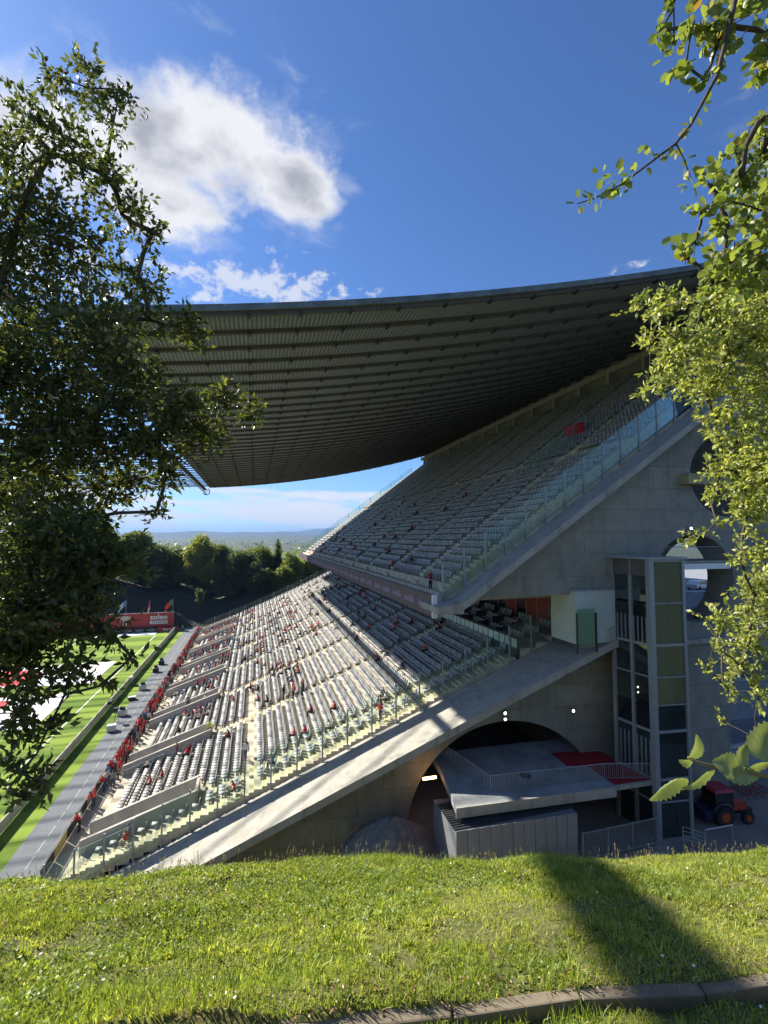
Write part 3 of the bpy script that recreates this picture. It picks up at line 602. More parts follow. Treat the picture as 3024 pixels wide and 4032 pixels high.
lo2 = [(-12, -1.0), (-12, -0.1)] + [(x, zs(x) - 0.4) for x in np.linspace(-11, 26, 8)] + [(28.1, 17.0), (28.1, 4.6)] + [(a1[0][0], 4.6)] + a1 + [(a1[-1][0], 4.6), (8, 4.6), (7.6, -1)]
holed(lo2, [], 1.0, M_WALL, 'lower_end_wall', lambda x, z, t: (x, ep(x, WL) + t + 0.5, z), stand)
# deeper walls so that the vaults end in the dark
holed([(8, 4.6), (30, 4.6), (30, 15.5), (22, 13.5), (8, 7.2)], [], 0.6, M_WALL, 'inner_wall', lambda x, z, t: (x, ep(x, 62) + t, z), stand)
MB().box(27.6, 28.15, 34, 62, 4.6, 16.9).build('inner_wall', M_WALL, stand)
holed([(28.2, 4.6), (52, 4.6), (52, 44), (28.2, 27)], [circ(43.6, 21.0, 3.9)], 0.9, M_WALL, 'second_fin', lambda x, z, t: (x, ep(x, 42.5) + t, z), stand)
# walkway and beams seen through the openings
MB().box(29.4, 42, 27.3, 31.5, 17.0, 17.35).build('rear_walkway', M_SLAB, stand)
MB().box(29.3, 41, 27.9, 29.2, 22.55, 23.0).build('bridge_beam', M_WHITE, stand)
MB().box(29.3, 41, 27.9, 31.2, 23.05, 23.2).build('bridge_deck', M_SLAB, stand)
m_ = MB(); m_.tube([(29.3, 27.95, 24.3), (41, 27.95, 24.3)], 0.03)
for i in range(50): m_.tube([(29.4 + i * 0.23, 27.95, 23.2), (29.4 + i * 0.23, 27.95, 24.3)], 0.012, 4)
m_.build('bridge_railing', M_STEEL, stand)
MB().box(32.2, 41, 27.4, 28.4, 29.2, 30.0).build('yellowed_beam', mat('yellowed_beam', (0.30, 0.27, 0.14), 0.7, 0.2, 2), stand)

# ------------------------------------------------------------------ glazed lift tower
GZ = 4.5
tower = thing('lift_tower', (27.8, 26.8, GZ), 'tall glazed lift tower with grey steel frame against the concrete end wall', 'lift tower')
TA, TB, TC, TD = Vector((26.75, 26.05, 0)), Vector((29.35, 25.75, 0)), Vector((29.6, 28.3, 0)), Vector((26.3, 29.0, 0)); o_ = Vector((27.8, 26.8, GZ))
def tpt(p, z): return Vector((p.x, p.y, z)) - o_
LV = [GZ, 6.9, 8.4, 11.6, 13.4, 15.3, 17.5, 20.4, 23.4]
def post(p, r=0.16, z0=GZ, z1=23.5): MB().box(p.x - o_.x - r, p.x - o_.x + r, p.y - o_.y - r, p.y - o_.y + r, z0 - o_.z, z1 - o_.z).build('steel_post', M_STEEL, tower)
MID = TA.lerp(TD, 0.5); MID2 = TA.lerp(TB, 0.12)
for p, r in ((TA, 0.19), (TB, 0.10), (TC, 0.12), (TD, 0.14), (MID, 0.12)): post(p, r)
def faces(a, b, z0, z1, mt, nm, inset=0.12):
    d = (b - a).normalized() * inset; nrm = Vector((-(b - a).y, (b - a).x, 0)).normalized() * 0.012
    p, q = a + d, b - d
    MB().hexa([tpt(p - nrm, z0), tpt(q - nrm, z0), tpt(q + nrm, z0), tpt(p + nrm, z0), tpt(p - nrm, z1), tpt(q - nrm, z1), tpt(q + nrm, z1), tpt(p + nrm, z1)]).build(nm, mt, tower)
M_OLIVE_REFL = mat('painted_olive_reflection', (0.16, 0.17, 0.07), 0.12, 0.35, 0.6, col2=(0.06, 0.075, 0.045), spec=0.7, stretch=(1, 1, 0.5))  # olive reflection painted into the glass colour; assigned to no pane
for i in range(len(LV) - 1):
    z0, z1 = LV[i] + 0.08, LV[i + 1] - 0.08
    faces(TA, TB, z0, z1, M_GLASS2, 'glass_pane', 0.2)
    for a, b in ((TA, MID), (MID, TD)): faces(a, b, z0, z1, M_GLASS2 if i % 3 else M_DGLASS, 'glass_pane', 0.15)
    faces(TB, TC, z0, z1, M_GLASS2, 'glass_pane')
for z in LV[1:]:
    for a, b in ((TA, TB), (TA, TD), (TB, TC)):
        if z in (13.4, 15.3, 20.4) and (a, b) == (TA, TD) and z != 15.3: continue
        nrm = Vector((-(b - a).y, (b - a).x, 0)).normalized() * 0.06; big = 0.09 if z in (8.4, 11.6, 17.5, 23.4) else 0.045
        MB().hexa([tpt(a - nrm, z - big), tpt(b - nrm, z - big), tpt(b + nrm, z - big), tpt(a + nrm, z - big), tpt(a - nrm, z + big), tpt(b - nrm, z + big), tpt(b + nrm, z + big), tpt(a + nrm, z + big)]).build('frame_rail', M_STEEL, tower)
for i in range(1, 9):   # short balusters of the left face
    p = TA.lerp(TD, i / 9)
    for z0, z1 in ((8.4, 11.0), (17.5, 19.4)): MB().box(p.x - o_.x - 0.045, p.x - o_.x + 0.045, p.y - o_.y - 0.045, p.y - o_.y + 0.045, z0 - o_.z, z1 - o_.z).build('mullion', M_STEEL, tower)
MB().prism([tpt(TA + Vector((-0.3, -0.3, 0)), 23.5), tpt(TB + Vector((0.2, -0.3, 0)), 23.5), tpt(TC + Vector((0.2, 0.1, 0)), 23.5), tpt(TD + Vector((-0.4, 0.1, 0)), 23.5)], (0, 0, 0.14)).build('flat_roof', M_STEEL, tower)
MB().prism([tpt(TA + Vector((-0.12, 0.02, 0)), 22.3), tpt(MID + Vector((-0.12, 0, 0)), 22.3), tpt(TD + Vector((-0.12, 0, 0)), 22.3), tpt(TD + Vector((0.05, 0, 0)), 22.3), tpt(TA + Vector((0.05, 0.02, 0)), 22.3)], (0, 0, 1.15)).build('louvre_panel', mat('brown_louvre', (0.10, 0.085, 0.075), 0.6, 0.2, 3, stretch=(1, 1, 8)), tower)
MB().box(0.2, 1.3, 0.2, 0.7, 0.1, 18.6).build('lift_shaft', M_PARA, tower); MB().box(0.3, 1.35, -0.55, 0.15, 6.9, 9.1).build('lift_cabin', M_DARKST, tower)
m_ = MB()
for i in range(9):
    z = 0.4 + i * 2.0; m_.hexa([(-0.8, 0.2 + (i % 2), z), (0.1, 0.2 + (i % 2), z), (0.1, 1.2 - (i % 2), z + 1.8), (-0.8, 1.2 - (i % 2), z + 1.8), (-0.8, 0.2 + (i % 2), z + 0.15), (0.1, 0.2 + (i % 2), z + 0.15), (0.1, 1.2 - (i % 2), z + 1.95), (-0.8, 1.2 - (i % 2), z + 1.95)])
m_.build('stair_flight', M_DARKST, tower)

# white plant box with a green glass screen, on the walkway
wb = thing('plant_box', (24.6, 30.2, 17.2), 'white boxy rendered cabin with green glass screen beside the lift tower', 'cabin')
MB().box(-1.8, 1.7, -1.35, 1.6, 0, 3.85).build('cabin_wall', mat('pale_render', (0.44, 0.49, 0.44), 0.7, 0.06, 1.2), wb); MB().box(-1.87, 1.75, -1.41, 1.65, 3.86, 3.96).build('flat_roof', M_STEEL, wb)
MB().box(-1.9, -0.35, -1.62, -1.6, -0.2, 2.6).build('screen_pane', glassmat('green_screen_glass', (0.66, 0.83, 0.76), 0.05), wb)
for x in (-1.95, -0.3): MB().box(x - 0.05, x + 0.05, -1.68, -1.56, -0.6, 2.3).build('screen_post', M_DARKST, wb)
m_ = MB(); yb = ep(26.2, 31.85)
for q in np.linspace(24.6, 26.7, 12): m_.tube([(q, ep(q, 31.9), min(zs(q), 17.36)), (q, ep(q, 31.9), min(zs(q), 17.36) + 1.05)], 0.016, 4)
m_.tube([(24.6, ep(24.6, 31.9), zs(24.6) + 1.05), (26.1, ep(26.1, 31.9), 18.41), (26.7, ep(26.7, 31.9), 18.41)], 0.025, 5); m_.build('walkway_railing', M_STEEL, stand)

# ------------------------------------------------------------------ platform with red carpet
PZ = 8.3
plat = thing('platform', (19, 28, PZ - 0.5), 'cantilevered grey concrete platform with red carpet and railing under the arch', 'platform')
po = Vector((19, 28, PZ - 0.5))
def prel(pts): return [Vector(p) - po for p in pts]
MB().prism(prel([(12.3, 27.0, PZ - 0.5), (23.6, 26.3, PZ - 0.5), (23.75, 30, PZ - 0.5), (26.3, 31.6, PZ - 0.5), (26.3, 33.6, PZ - 0.5), (13.4, 34.2, PZ - 0.5), (13.2, 31.8, PZ - 0.5)]), (0, 0, 0.5)).build('deck_slab', mat('platform_deck', (0.23, 0.245, 0.25), 0.6, 0.3, 0.7), plat)
MB().prism(prel([(12.22, 26.9, PZ - 0.6), (23.62, 26.2, PZ - 0.6), (23.62, 26.29, PZ - 0.6), (12.24, 26.99, PZ - 0.6)]), (0, 0, 0.62)).build('edge_beam', M_SLAB, plat)
MB().prism(prel([(23.62, 26.35, PZ - 0.3), (26.7, 26.25, PZ - 0.3), (26.4, 31.6, PZ - 0.3), (23.77, 30.2, PZ - 0.3)]), (0, 0, 0.28)).build('bridge_slab', M_SLAB, plat)
MB().prism(prel([(22.3, 29.56, PZ + 0.005), (23.76, 29.15, PZ + 0.005), (23.7, 26.5, PZ + 0.005), (26.6, 26.4, PZ + 0.005), (26.3, 31.2, PZ + 0.005), (22.4, 31.6, PZ + 0.005)]), (0, 0, 0.02)).build('red_carpet', mat('red_carpet', (0.26, 0.008, 0.015), 0.95, 0.12, 5), plat)
def railing(name, path, h, gap, par, org, r=0.014):
    m_ = MB()
    for a, b in zip(path[:-1], path[1:]):
        a, b = Vector(a) - org, Vector(b) - org; L_ = (b - a).length; k_ = int(L_ / gap)
        m_.tube([a + Vector((0, 0, h)), b + Vector((0, 0, h))], 0.025, 5); m_.tube([a + Vector((0, 0, 0.12)), b + Vector((0, 0, 0.12))], 0.016, 4)
        for i in range(k_ + 1): p = a.lerp(b, i / max(1, k_)); big = i % 9 == 0; m_.tube([p, p + Vector((0, 0, h))], 0.026 if big else r, 4)
    return m_.build(name, M_STEEL, par)
railing('railing', [(14.0, 33.5, PZ), (15.2, 28.0, PZ), (23.6, 27.3, PZ), (26.6, 26.45, PZ)], 1.05, 0.14, plat, po)
MB().disc((-0.4, 1.2, 0.506), (0, 0, 1), 0.42, 0.012).build('manhole_cover', M_DARKST, plat)

# container-like kiosk below, made of upright panels
kio = thing('kiosk', (16, 27.5, GZ), 'long low kiosk clad in pale grey upright panels under the platform', 'kiosk')
MB().prism([Vector(p) - Vector((16, 27.5, GZ)) for p in ((11.85, 26.15, GZ), (20.1, 25.75, GZ), (20.2, 29.4, GZ), (11.8, 29.6, GZ))], (0, 0, 2.95)).build('body', mat('kiosk_core', (0.14, 0.15, 0.16), 0.6, 0.1, 2), kio)
M_PAN = mat('kiosk_panel', (0.21, 0.22, 0.225), 0.5, 0.1, 1.5)
for i in range(11):
    a = Vector((11.85 + i * 0.75, 26.15 - i * 0.0364, GZ)); MB().box(0.0, 0.73, -0.05, -0.01, 0.0, 2.98).build('panel', M_PAN, kio, loc=a - Vector((16, 27.5, GZ)))
for i in range(13):
    MB().box(-4.2, 4.1, -1.25 + i * 0.22, -1.14 + i * 0.22, 2.96, 3.02).build('roof_batten', M_DARKST, kio)
# garage dark behind, bar fence
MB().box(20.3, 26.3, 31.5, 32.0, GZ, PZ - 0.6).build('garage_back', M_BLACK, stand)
fen = thing('bar_fence', (20.3, 25.6, GZ), 'grey metal fence of thin upright bars beside the kiosk', 'fence')
bm_ = MB().box(-0.015, 0.015, -0.015, 0.015, 0, 1.75); bar = None
for i in range(47):
    if bar is None: bo = bm_.build('bar', M_STEEL, fen, loc=(i * 0.13, i * 0.002, 0)); bar = bo.data
    else: link('bar', bar, fen, (i * 0.13, i * 0.002, 0))
for z in (0.15, 1.72): MB().box(0, 6.0, -0.03, 0.03, z, z + 0.05).build('rail', M_STEEL, fen)
for i in range(4): MB().box(i * 1.95, i * 1.95 + 0.07, -0.04, 0.04, 0, 1.85).build('fence_post', M_STEEL, fen)
# steps handrail and tube frame by the tower foot
hr = thing('stair_rail', (28.9, 24.6, GZ), 'sloping metal handrail with wires at the foot of the lift tower', 'handrail')
m_ = MB()
for z in (1.1, 0.85, 0.6, 0.35): m_.tube([(-1.6, 0, z + 0.5), (0.2, 0, z - 0.25)], 0.02, 5)
for x, z in ((-1.6, 1.6), (0.2, 0.9)): m_.tube([(x, 0, 0), (x, 0, z)], 0.04, 6)
m_.build('rails', M_STEEL, hr)
tf = thing('tube_frame', (30.4, 24.7, GZ), 'low pale metal tube barrier standing on the yard', 'barrier')
MB().tube([(-1.1, 0, 0), (-1.1, 0, 1.0), (1.15, -0.1, 1.0), (1.15, -0.1, 0)], 0.045, 6).build('frame', mat('galvanised_tube', (0.5, 0.52, 0.52), 0.4, metal=0.4), tf)
# lit wall lamps
M_LAMP = emit('lit_lamp', (1.0, 0.93, 0.78), 9)
def lamp(x, z, y0, lab):
    l = thing('wall_lamp', (x, ep(x, y0), z), lab, 'lamp', 'lit wall lamps')
    MB().box(-0.14, 0.14, -0.2, 0.0, -0.12, 0.12).build('housing', M_STEEL, l); MB().disc((0, -0.22, 0), (0, 1, 0), 0.075, 0.03, 12).build('lens', M_LAMP, l)
lamp(18.45, 11.75, WL, 'upper of two lit wall lamps above the crown of the arch'); lamp(18.45, 11.3, WL, 'lower of two lit wall lamps above the crown of the arch')
lamp(24.0, 11.6, WL, 'single lit wall lamp on concrete right of the arch'); lamp(33.0, 25.75, WU, 'lit wall lamp just above the round opening')
l = thing('strip_lamp', (12.2, 31.3, 8.0), 'glowing orange strip lamp under the ramp left of the arch', 'lamp')
MB().box(-0.5, 0.5, -0.06, 0.06, -0.07, 0.07).build('tube', emit('orange_strip', (1.0, 0.50, 0.18), 7), l)

# ------------------------------------------------------------------ yard: sand heap, tractor, bits
def heap(name, c, rx, ry_, h, mt, label):
    vs = []; n, k_ = 28, 9
    for j in range(k_ + 1):
        q = j / k_
        for i in range(n): a = 2 * math.pi * i / n; rr = q * (1 + 0.08 * math.sin(3 * a + 1) + 0.05 * math.sin(7 * a)); vs.append((rx * rr * math.cos(a), ry_ * rr * math.sin(a), h * (1 - q ** 1.5) + 0.06 * math.sin(9 * a + 5 * q) + random.uniform(-0.05, 0.05)))
    o = MB().add(vs, [(j * n + i, (j + 1) * n + i, (j + 1) * n + (i + 1) % n, j * n + (i + 1) % n) for j in range(k_) for i in range(n)]).build(name, mt, smooth=True, loc=c); return tag(o, label, 'heap')
heap('gravel_heap', (8.9, 30.2, 4.4), 3.4, 2.4, 2.0, mat('grey_gravel', (0.17, 0.16, 0.145), 0.95, 0.3, 3, bump=1.0, bscale=9), 'smooth grey gravel heap below the end ramp')
b_ = thing('grit_bin', (5.6, 27.6, 4.5), 'rounded yellow-green bin standing left of the gravel heap', 'bin')
MB().tube([(0, 0, 0), (0, 0, 0.2), (0, 0, 1.1), (0, 0, 1.35)], [0.5, 0.62, 0.58, 0.35], 16).build('drum', mat('lime_plastic', (0.20, 0.24, 0.02), 0.5, 0.1, 2), b_); MB().disc((0, 0, 1.38), (0, 0, 1), 0.3, 0.06).build('lid', M_BLACK, b_)
b_ = thing('mower_deck', (10.6, 24.9, 4.5), 'low red machine with black hood beside the kiosk corner', 'machine')
MB().box(-1.0, 1.0, -0.4, 0.4, 0.15, 0.75).build('body', mat('red_enamel', (0.32, 0.02, 0.015), 0.35, 0.1, 2), b_); MB().tube([(-1.0, 0, 0.75), (-0.8, 0, 0.95), (0.9, 0, 1.0), (1.05, 0, 0.7)], 0.06).build('bar', M_BLACK, b_)
for x in (-0.7, 0.7): MB().disc((x, -0.45, 0.22), (0, 1, 0), 0.22, 0.12, 14).build('wheel', M_BLACK, b_)
for i, (x, y, w, h) in enumerate(((2.6, 28.6, 1.6, 1.1), (-0.2, 28.9, 1.8, 0.9))):
    q = thing('dark_trolley', (x, y, 4.5), ('dark covered trolley nearest the lime bin under the ramp', 'second dark covered trolley farther left under the ramp')[i], 'trolley')
    MB().box(-w / 2, w / 2, -0.4, 0.4, 0.3, h).build('cover', M_BLACK, q)
    for s in (-1, 1): MB().disc((s * w * 0.35, -0.42, 0.2), (0, 1, 0), 0.2, 0.1, 12).build('wheel', M_DARKST, q)

def tractor():
    T = thing('tractor', (33.2, 26.6, GZ), 'small red tractor with black cab parked on the dusty yard', 'tractor', rz=R(-8))
    red = mat('tractor_red', (0.34, 0.03, 0.015), 0.45, 0.3, 4); blk = M_BLACK
    MB().hexa([(0.35, -0.42, 0.75), (1.75, -0.34, 0.75), (1.75, 0.34, 0.75), (0.35, 0.42, 0.75), (0.35, -0.38, 1.42), (1.7, -0.28, 1.2), (1.7, 0.28, 1.2), (0.35, 0.38, 1.42)]).build('bonnet', red, T)
    MB().box(1.74, 1.82, -0.26, 0.26, 0.72, 1.15).build('grille', blk, T); MB().box(-1.0, 1.6, -0.25, 0.25, 0.45, 0.78).build('chassis', blk, T)
    for s in (-1, 1):
        MB().box(1.80, 1.84, s * 0.2 - 0.06, s * 0.2 + 0.06, 0.98, 1.1).build('headlight', mat('lamp_glass', (0.7, 0.7, 0.68), 0.15), T)
        for x, r, w in ((-0.55, 0.66, 0.42), (1.35, 0.42, 0.3)):
            W = link('wheel', None, T, (x, s * 0.72, r)); ty = MB(); ty.tube([(0, -w / 2, 0), (0, -w / 2.2, 0), (0, w / 2.2, 0), (0, w / 2, 0)], [r * 0.88, r, r, r * 0.88], 22)
            for i in range(18): a = 2 * math.pi * i / 18; ty.box(r * math.cos(a) - 0.03, r * math.cos(a) + 0.03, -w / 2, w / 2, r * math.sin(a) - 0.03, r * math.sin(a) + 0.03)
            ty.build('tyre', mat('tyre_rubber', (0.018, 0.018, 0.018), 0.85), W); MB().tube([(0, -w / 2 - 0.02, 0), (0, w / 2 + 0.02, 0)], r * 0.52, 16).build('rim', mat('rim_orange', (0.38, 0.06, 0.012), 0.4), W)
        fe = MB(); fe.tube([(-0.55 + 0.8 * math.cos(a), s * 0.72, 0.66 + 0.8 * math.sin(a)) for a in np.linspace(0.2, 2.7, 9)], 0.1, 6); fe.build('fender', blk, T)
        for x in (-1.0, 0.35): MB().box(x - 0.04, x + 0.04, s * 0.58 - 0.04, s * 0.58 + 0.04, 1.0, 2.2).build('cab_pillar', blk, T)
        MB().box(-0.95, 0.3, s * 0.59 - 0.01, s * 0.59 + 0.01, 1.05, 2.15).build('cab_window', glassmat('cab_glass', (0.25, 0.27, 0.26), 0.1), T)
    MB().box(0.33, 0.36, -0.54, 0.54, 1.1, 2.15).build('windscreen', MATS['cab_glass'], T); MB().box(-1.0, 0.35, -0.6, 0.6, 0.7, 1.05).build('cab_floor', blk, T); MB().box(-0.7, -0.3, -0.25, 0.25, 1.05, 1.6).build('driver_seat', blk, T)
    m_ = MB(); m_.hexa([(-1.15, -0.7, 2.2), (0.5, -0.7, 2.2), (0.5, 0.7, 2.2), (-1.15, 0.7, 2.2), (-1.0, -0.58, 2.38), (0.38, -0.58, 2.36), (0.38, 0.58, 2.36), (-1.0, 0.58, 2.38)]); m_.build('cab_roof', mat('roof_red', (0.30, 0.025, 0.04), 0.35, 0.05, 2), T)
    MB().tube([(0.7, 0.3, 1.3), (0.7, 0.3, 2.0)], 0.045).build('exhaust', blk, T); MB().box(1.84, 2.2, -0.3, 0.3, 0.45, 0.75).build('front_weight', blk, T)
    MB().box(-1.9, -1.1, -0.6, 0.6, 0.3, 1.0).build('rear_box', mat('navy_box', (0.012, 0.016, 0.05), 0.5), T)
tractor()
# stepped retaining walls and roads behind the end wall
M_BLUE = concrete('bluish_concrete', (0.24, 0.26, 0.29), stain=0.4)
for i, (x0, y0, z0, z1) in enumerate(((35.0, 30.5, 4.5, 7.1), (36.5, 35.0, 4.5, 10.8), (38.0, 44, 4.5, 14.2), (40, 56, 4.5, 16.6))):
    struct(MB().box(x0, 120, y0, y0 + (14 if i < 3 else 90), z0, z1).build('retaining_terrace', M_BLUE))
    struct(MB().box(x0, 120, y0 - 0.04, y0 + 0.35, z1 + 0.002, z1 + 0.16).build('coping', mat('pale_coping', (0.42, 0.44, 0.46), 0.7, 0.15, 1)))

im = thing('field_harrow', (38.6, 28.4, GZ), 'rusty red field implement lying behind the tractor', 'implement')
m_ = MB()
for i in range(5): m_.tube([(-1.2 + i * 0.6, -0.6, 0.35), (-1.1 + i * 0.6, 0.7, 0.4)], 0.04, 5)
for y in (-0.6, 0.0, 0.7): m_.tube([(-1.3, y, 0.37), (1.4, y, 0.38)], 0.05, 5)
for i in range(10): m_.tube([(-1.2 + i * 0.27, -0.6 + (i % 3) * 0.6, 0.37), (-1.2 + i * 0.27, -0.6 + (i % 3) * 0.6, 0.0)], 0.025, 4)
m_.build('frame', mat('rusty_red', (0.20, 0.035, 0.02), 0.8, 0.35, 5), im)
pl = thing('pallet_stack', (35.2, 29.3, GZ), 'small stack of grey wooden pallets against the retaining wall', 'pallets')
for k_ in range(4):
    for i in range(6): MB().box(-0.6 + i * 0.21, -0.45 + i * 0.21, -0.5, 0.5, k_ * 0.15 + 0.11, k_ * 0.15 + 0.135).build('plank', mat('grey_plank', (0.19, 0.165, 0.13), 0.9, 0.25, 4), pl)
    for i in (-0.55, 0, 0.5): MB().box(i - 0.04, i + 0.06, -0.48, 0.48, k_ * 0.15 + 0.0, k_ * 0.15 + 0.108).build('bearer', MATS['grey_plank'], pl)
# ------------------------------------------------------------------ pitch-side: barrier, boards, banners, flags
bar_t = thing('perimeter_barrier', (-20.3, 80, 0), 'long low white panel barrier between pitch and track', 'barrier')
M_PANEL = mat('barrier_panel', (0.42, 0.42, 0.40), 0.6, 0.15, 0.6); pm_ = MB().box(-0.05, 0.05, 0.02, 2.0, 0.06, 1.02); first = None; y = 22.0
while y < 135:
    if first is None: o = pm_.build('panel', M_PANEL, bar_t, loc=(0, y - 80, 0)); first = o.data
    else: link('panel', first, bar_t, (0, y - 80, 0))
    y += 2.05
MB().box(-0.07, 0.07, -58, 55, 1.03, 1.09).build('top_rail', M_PARA, bar_t)
# far boards
rb = thing('red_hoarding', (-30, 138, 0), 'tall red hoarding with white lettering at the far end of the pitch', 'hoarding')
M_REDB = mat('red_board', (0.42, 0.045, 0.04), 0.6, 0.12, 0.4)
for i in range(9): MB().box(8.9 - (i + 1) * 6.0, 8.9 - i * 6.0 - 0.03, -0.1, 0.1, 1.0, 4.6).build('board', M_REDB, rb)
MB().box(-45, 8.95, -0.16, 0.16, 4.6, 4.72).build('top_rail', M_STEEL, rb)
for i in range(10): MB().box(8.9 - i * 6 - 0.1, 8.9 - i * 6 + 0.05, 0.1, 0.3, 0, 4.6).build('post', M_STEEL, rb)
def face_text(txt, size, mt, x, z, par, y=-0.13, bold=0.0):
    o = link('lettering', text_mesh(txt, size, mt, 0.01, bold), par); o.matrix_local = Matrix.Translation((x, y, z)) @ Matrix.Rotation(R(90), 4, 'X'); return o
M_WT = mat('white_lettering', (0.75, 0.72, 0.70), 0.6)
face_text('soleo', 2.0, M_WT, 5.2, 2.85, rb, bold=0.05); MB().box(3.0, 7.4, -0.14, -0.105, 1.65, 2.5).build('lettering_strip', M_WT, rb)
for i in range(8): MB().box(3.45 + i * 0.48, 3.45 + i * 0.48 + 0.30, -0.16, -0.142, 1.86, 2.3).build('lettering', mat('faded_letter', (0.34, 0.26, 0.25), 0.7), rb)
MB().prism([(-4.6, -0.14, 3.9), (-3.0, -0.14, 4.1), (-1.6, -0.14, 3.9), (-1.9, -0.14, 3.3), (-2.5, -0.14, 2.9), (-2.6, -0.14, 1.6), (-3.6, -0.14, 1.4), (-3.5, -0.14, 3.0), (-4.3, -0.14, 3.3)], (0, -0.02, 0)).build('emblem', mat('pale_emblem', (0.55, 0.45, 0.40), 0.7), rb)
ld = thing('led_hoarding', (-30, 137, 0), 'low dark plum advertising boards in front of the red hoarding', 'hoarding')
MB().box(-45, 8.8, -0.1, 0.1, 0.0, 1.0).build('board', mat('plum_board', (0.10, 0.02, 0.03), 0.5), ld)
for x in (-1.5, 4.3): face_text('Turvera', 0.85, mat('dim_lettering', (0.28, 0.16, 0.17), 0.7), x, 0.2, ld)
bb = thing('black_boards', (-30, 136, 0), 'black goal-line advertising boards with white ring marks', 'hoarding')
for i in range(14):
    x1 = 5.3 - i * 2.9; MB().box(x1 - 2.87, x1, -0.08, 0.08, -0.1, 0.95).build('board', M_BLACK, bb)
    if i < 8:
        m_ = MB(); m_.tube([(x1 - 1.45 + 0.3 * math.cos(a), -0.09, 0.42 + 0.3 * math.sin(a)) for a in np.linspace(0, 2 * math.pi, 17)], 0.055, 5)
        for s in (-1, 1): m_.box(x1 - 1.45 + s * 0.72 - 0.22, x1 - 1.45 + s * 0.72 + 0.22, -0.1, -0.082, 0.32, 0.52)
        m_.build('ring_mark', M_WT, bb)
rbd = thing('red_corner_board', (-30, 136, 0), 'bright red corner advertising board with white lettering', 'hoarding')
MB().box(5.35, 9.85, -0.08, 0.08, -0.1, 1.0).build('board', mat('bright_red_board', (0.55, 0.02, 0.03), 0.5), rbd); face_text('Betclic', 0.95, M_WT, 7.9, 0.15, rbd, -0.1, 0.02)
MB().prism([(8.6, -0.35, 0.9), (10.4, -0.6, 1.25), (10.2, -0.6, 0.4), (9.4, -0.5, -0.05), (8.9, -0.4, 0.3)], (0, 0.05, 0)).build('loose_corner', mat('orange_red_sheet', (0.65, 0.07, 0.03), 0.6), rbd)
# goal net frame hint
gl = thing('goal', (-58, 130.7, 0), 'white goal frame on the far goal line', 'goal'); m_ = MB(); m_.tube([(-3.66, 0, 0), (-3.66, 0, 2.44), (3.66, 0, 2.44), (3.66, 0, 0)], 0.06); m_.build('frame', M_WHITE, gl)
# flags
for x, cols, lab in ((-33.15, ((0.10, 0.22, 0.45), (0.42, 0.50, 0.58)), 'blue and white flag on the leftmost pole behind the red hoarding'), (-27.3, ((0.5, 0.03, 0.04), (0.75, 0.72, 0.7)), 'red and white flag hanging on the middle pole behind the hoarding'), (-21.5, ((0.04, 0.22, 0.07), (0.65, 0.06, 0.03)), 'green and red flag on the rightmost pole behind the hoarding')):
    fl = thing('flagpole', (x, 139, 0), lab, 'flag', 'flags at the far end'); MB().tube([(0, 0, 0), (0, 0, 8.3)], [0.07, 0.04], 8).build('pole', M_STEEL, fl)
    narrow = x == -27.3; vs = []; nn = 8
    for j in range(nn + 1):
        for i in range(nn + 1): a, c_ = i / nn, j / nn; w = (0.55 if narrow else 2.0); vs.append((-a * w, 0.18 * math.sin(a * 5 + c_ * 2), 8.1 - c_ * (1.5 if not narrow else 2.6) - a * a * 1.5 - a * (0.3 if narrow else 0.6)))
    m_ = MB()
    for i in range(nn):
        for j in range(nn):
            b_i = j * (nn + 1) + i; m_.m = 0 if ((i < 3) if not narrow else (j < 5)) else 1
            m_.add([vs[b_i], vs[b_i + 1], vs[b_i + nn + 2], vs[b_i + nn + 1]], ((0, 1, 2, 3),))
    m_.build('flag', [mat('flag_a%.2f' % x, cols[0], 0.8), mat('flag_b%.2f' % x, cols[1], 0.8)], fl)
# display cloths laid on the pitch
M_CW = mat('white_cloth', (0.74, 0.74, 0.78), 0.9, 0.04, 0.5); M_CR = mat('red_display_cloth', (0.55, 0.03, 0.04), 0.9, 0.06, 0.5)
def cloth(name, pts, inner, label):
    c = thing(name, (pts[0][0], pts[0][1], 0), label, 'display cloth'); o = Vector((pts[0][0], pts[0][1], 0))
    MB().prism([Vector((x, y, 0.01)) - o for x, y in pts], (0, 0, 0.03)).build('white_sheet', M_CW, c)
    for q in inner: MB().prism([Vector((x, y, 0.045)) - o for x, y in q], (0, 0, 0.02)).build('red_shape', M_CR, c)
cloth('tifo_cloth', [(-26.6, 105.5), (-26.6, 90.8), (-44, 92.5), (-58, 93), (-58, 105.5)], [[(-36.5, 92.5), (-38.5, 102.5), (-47, 103), (-50, 94)]], 'farther white cloth with red shape spread on the pitch')
cloth('tifo_cloth', [(-27.9, 86.4), (-27.6, 71.7), (-50, 73), (-58, 75), (-58, 86.4)], [[(-35.0, 78), (-35.5, 84.5), (-46, 85), (-47, 79)]], 'nearer white cloth with red shape spread on the pitch')
MB_ = MB().box(-45, -24.5, 131.6, 134.8, 0.01, 0.05).build('tifo_strip', M_CW); tag(MB_, 'long white cloth strip lying behind the far goal line', 'display cloth')
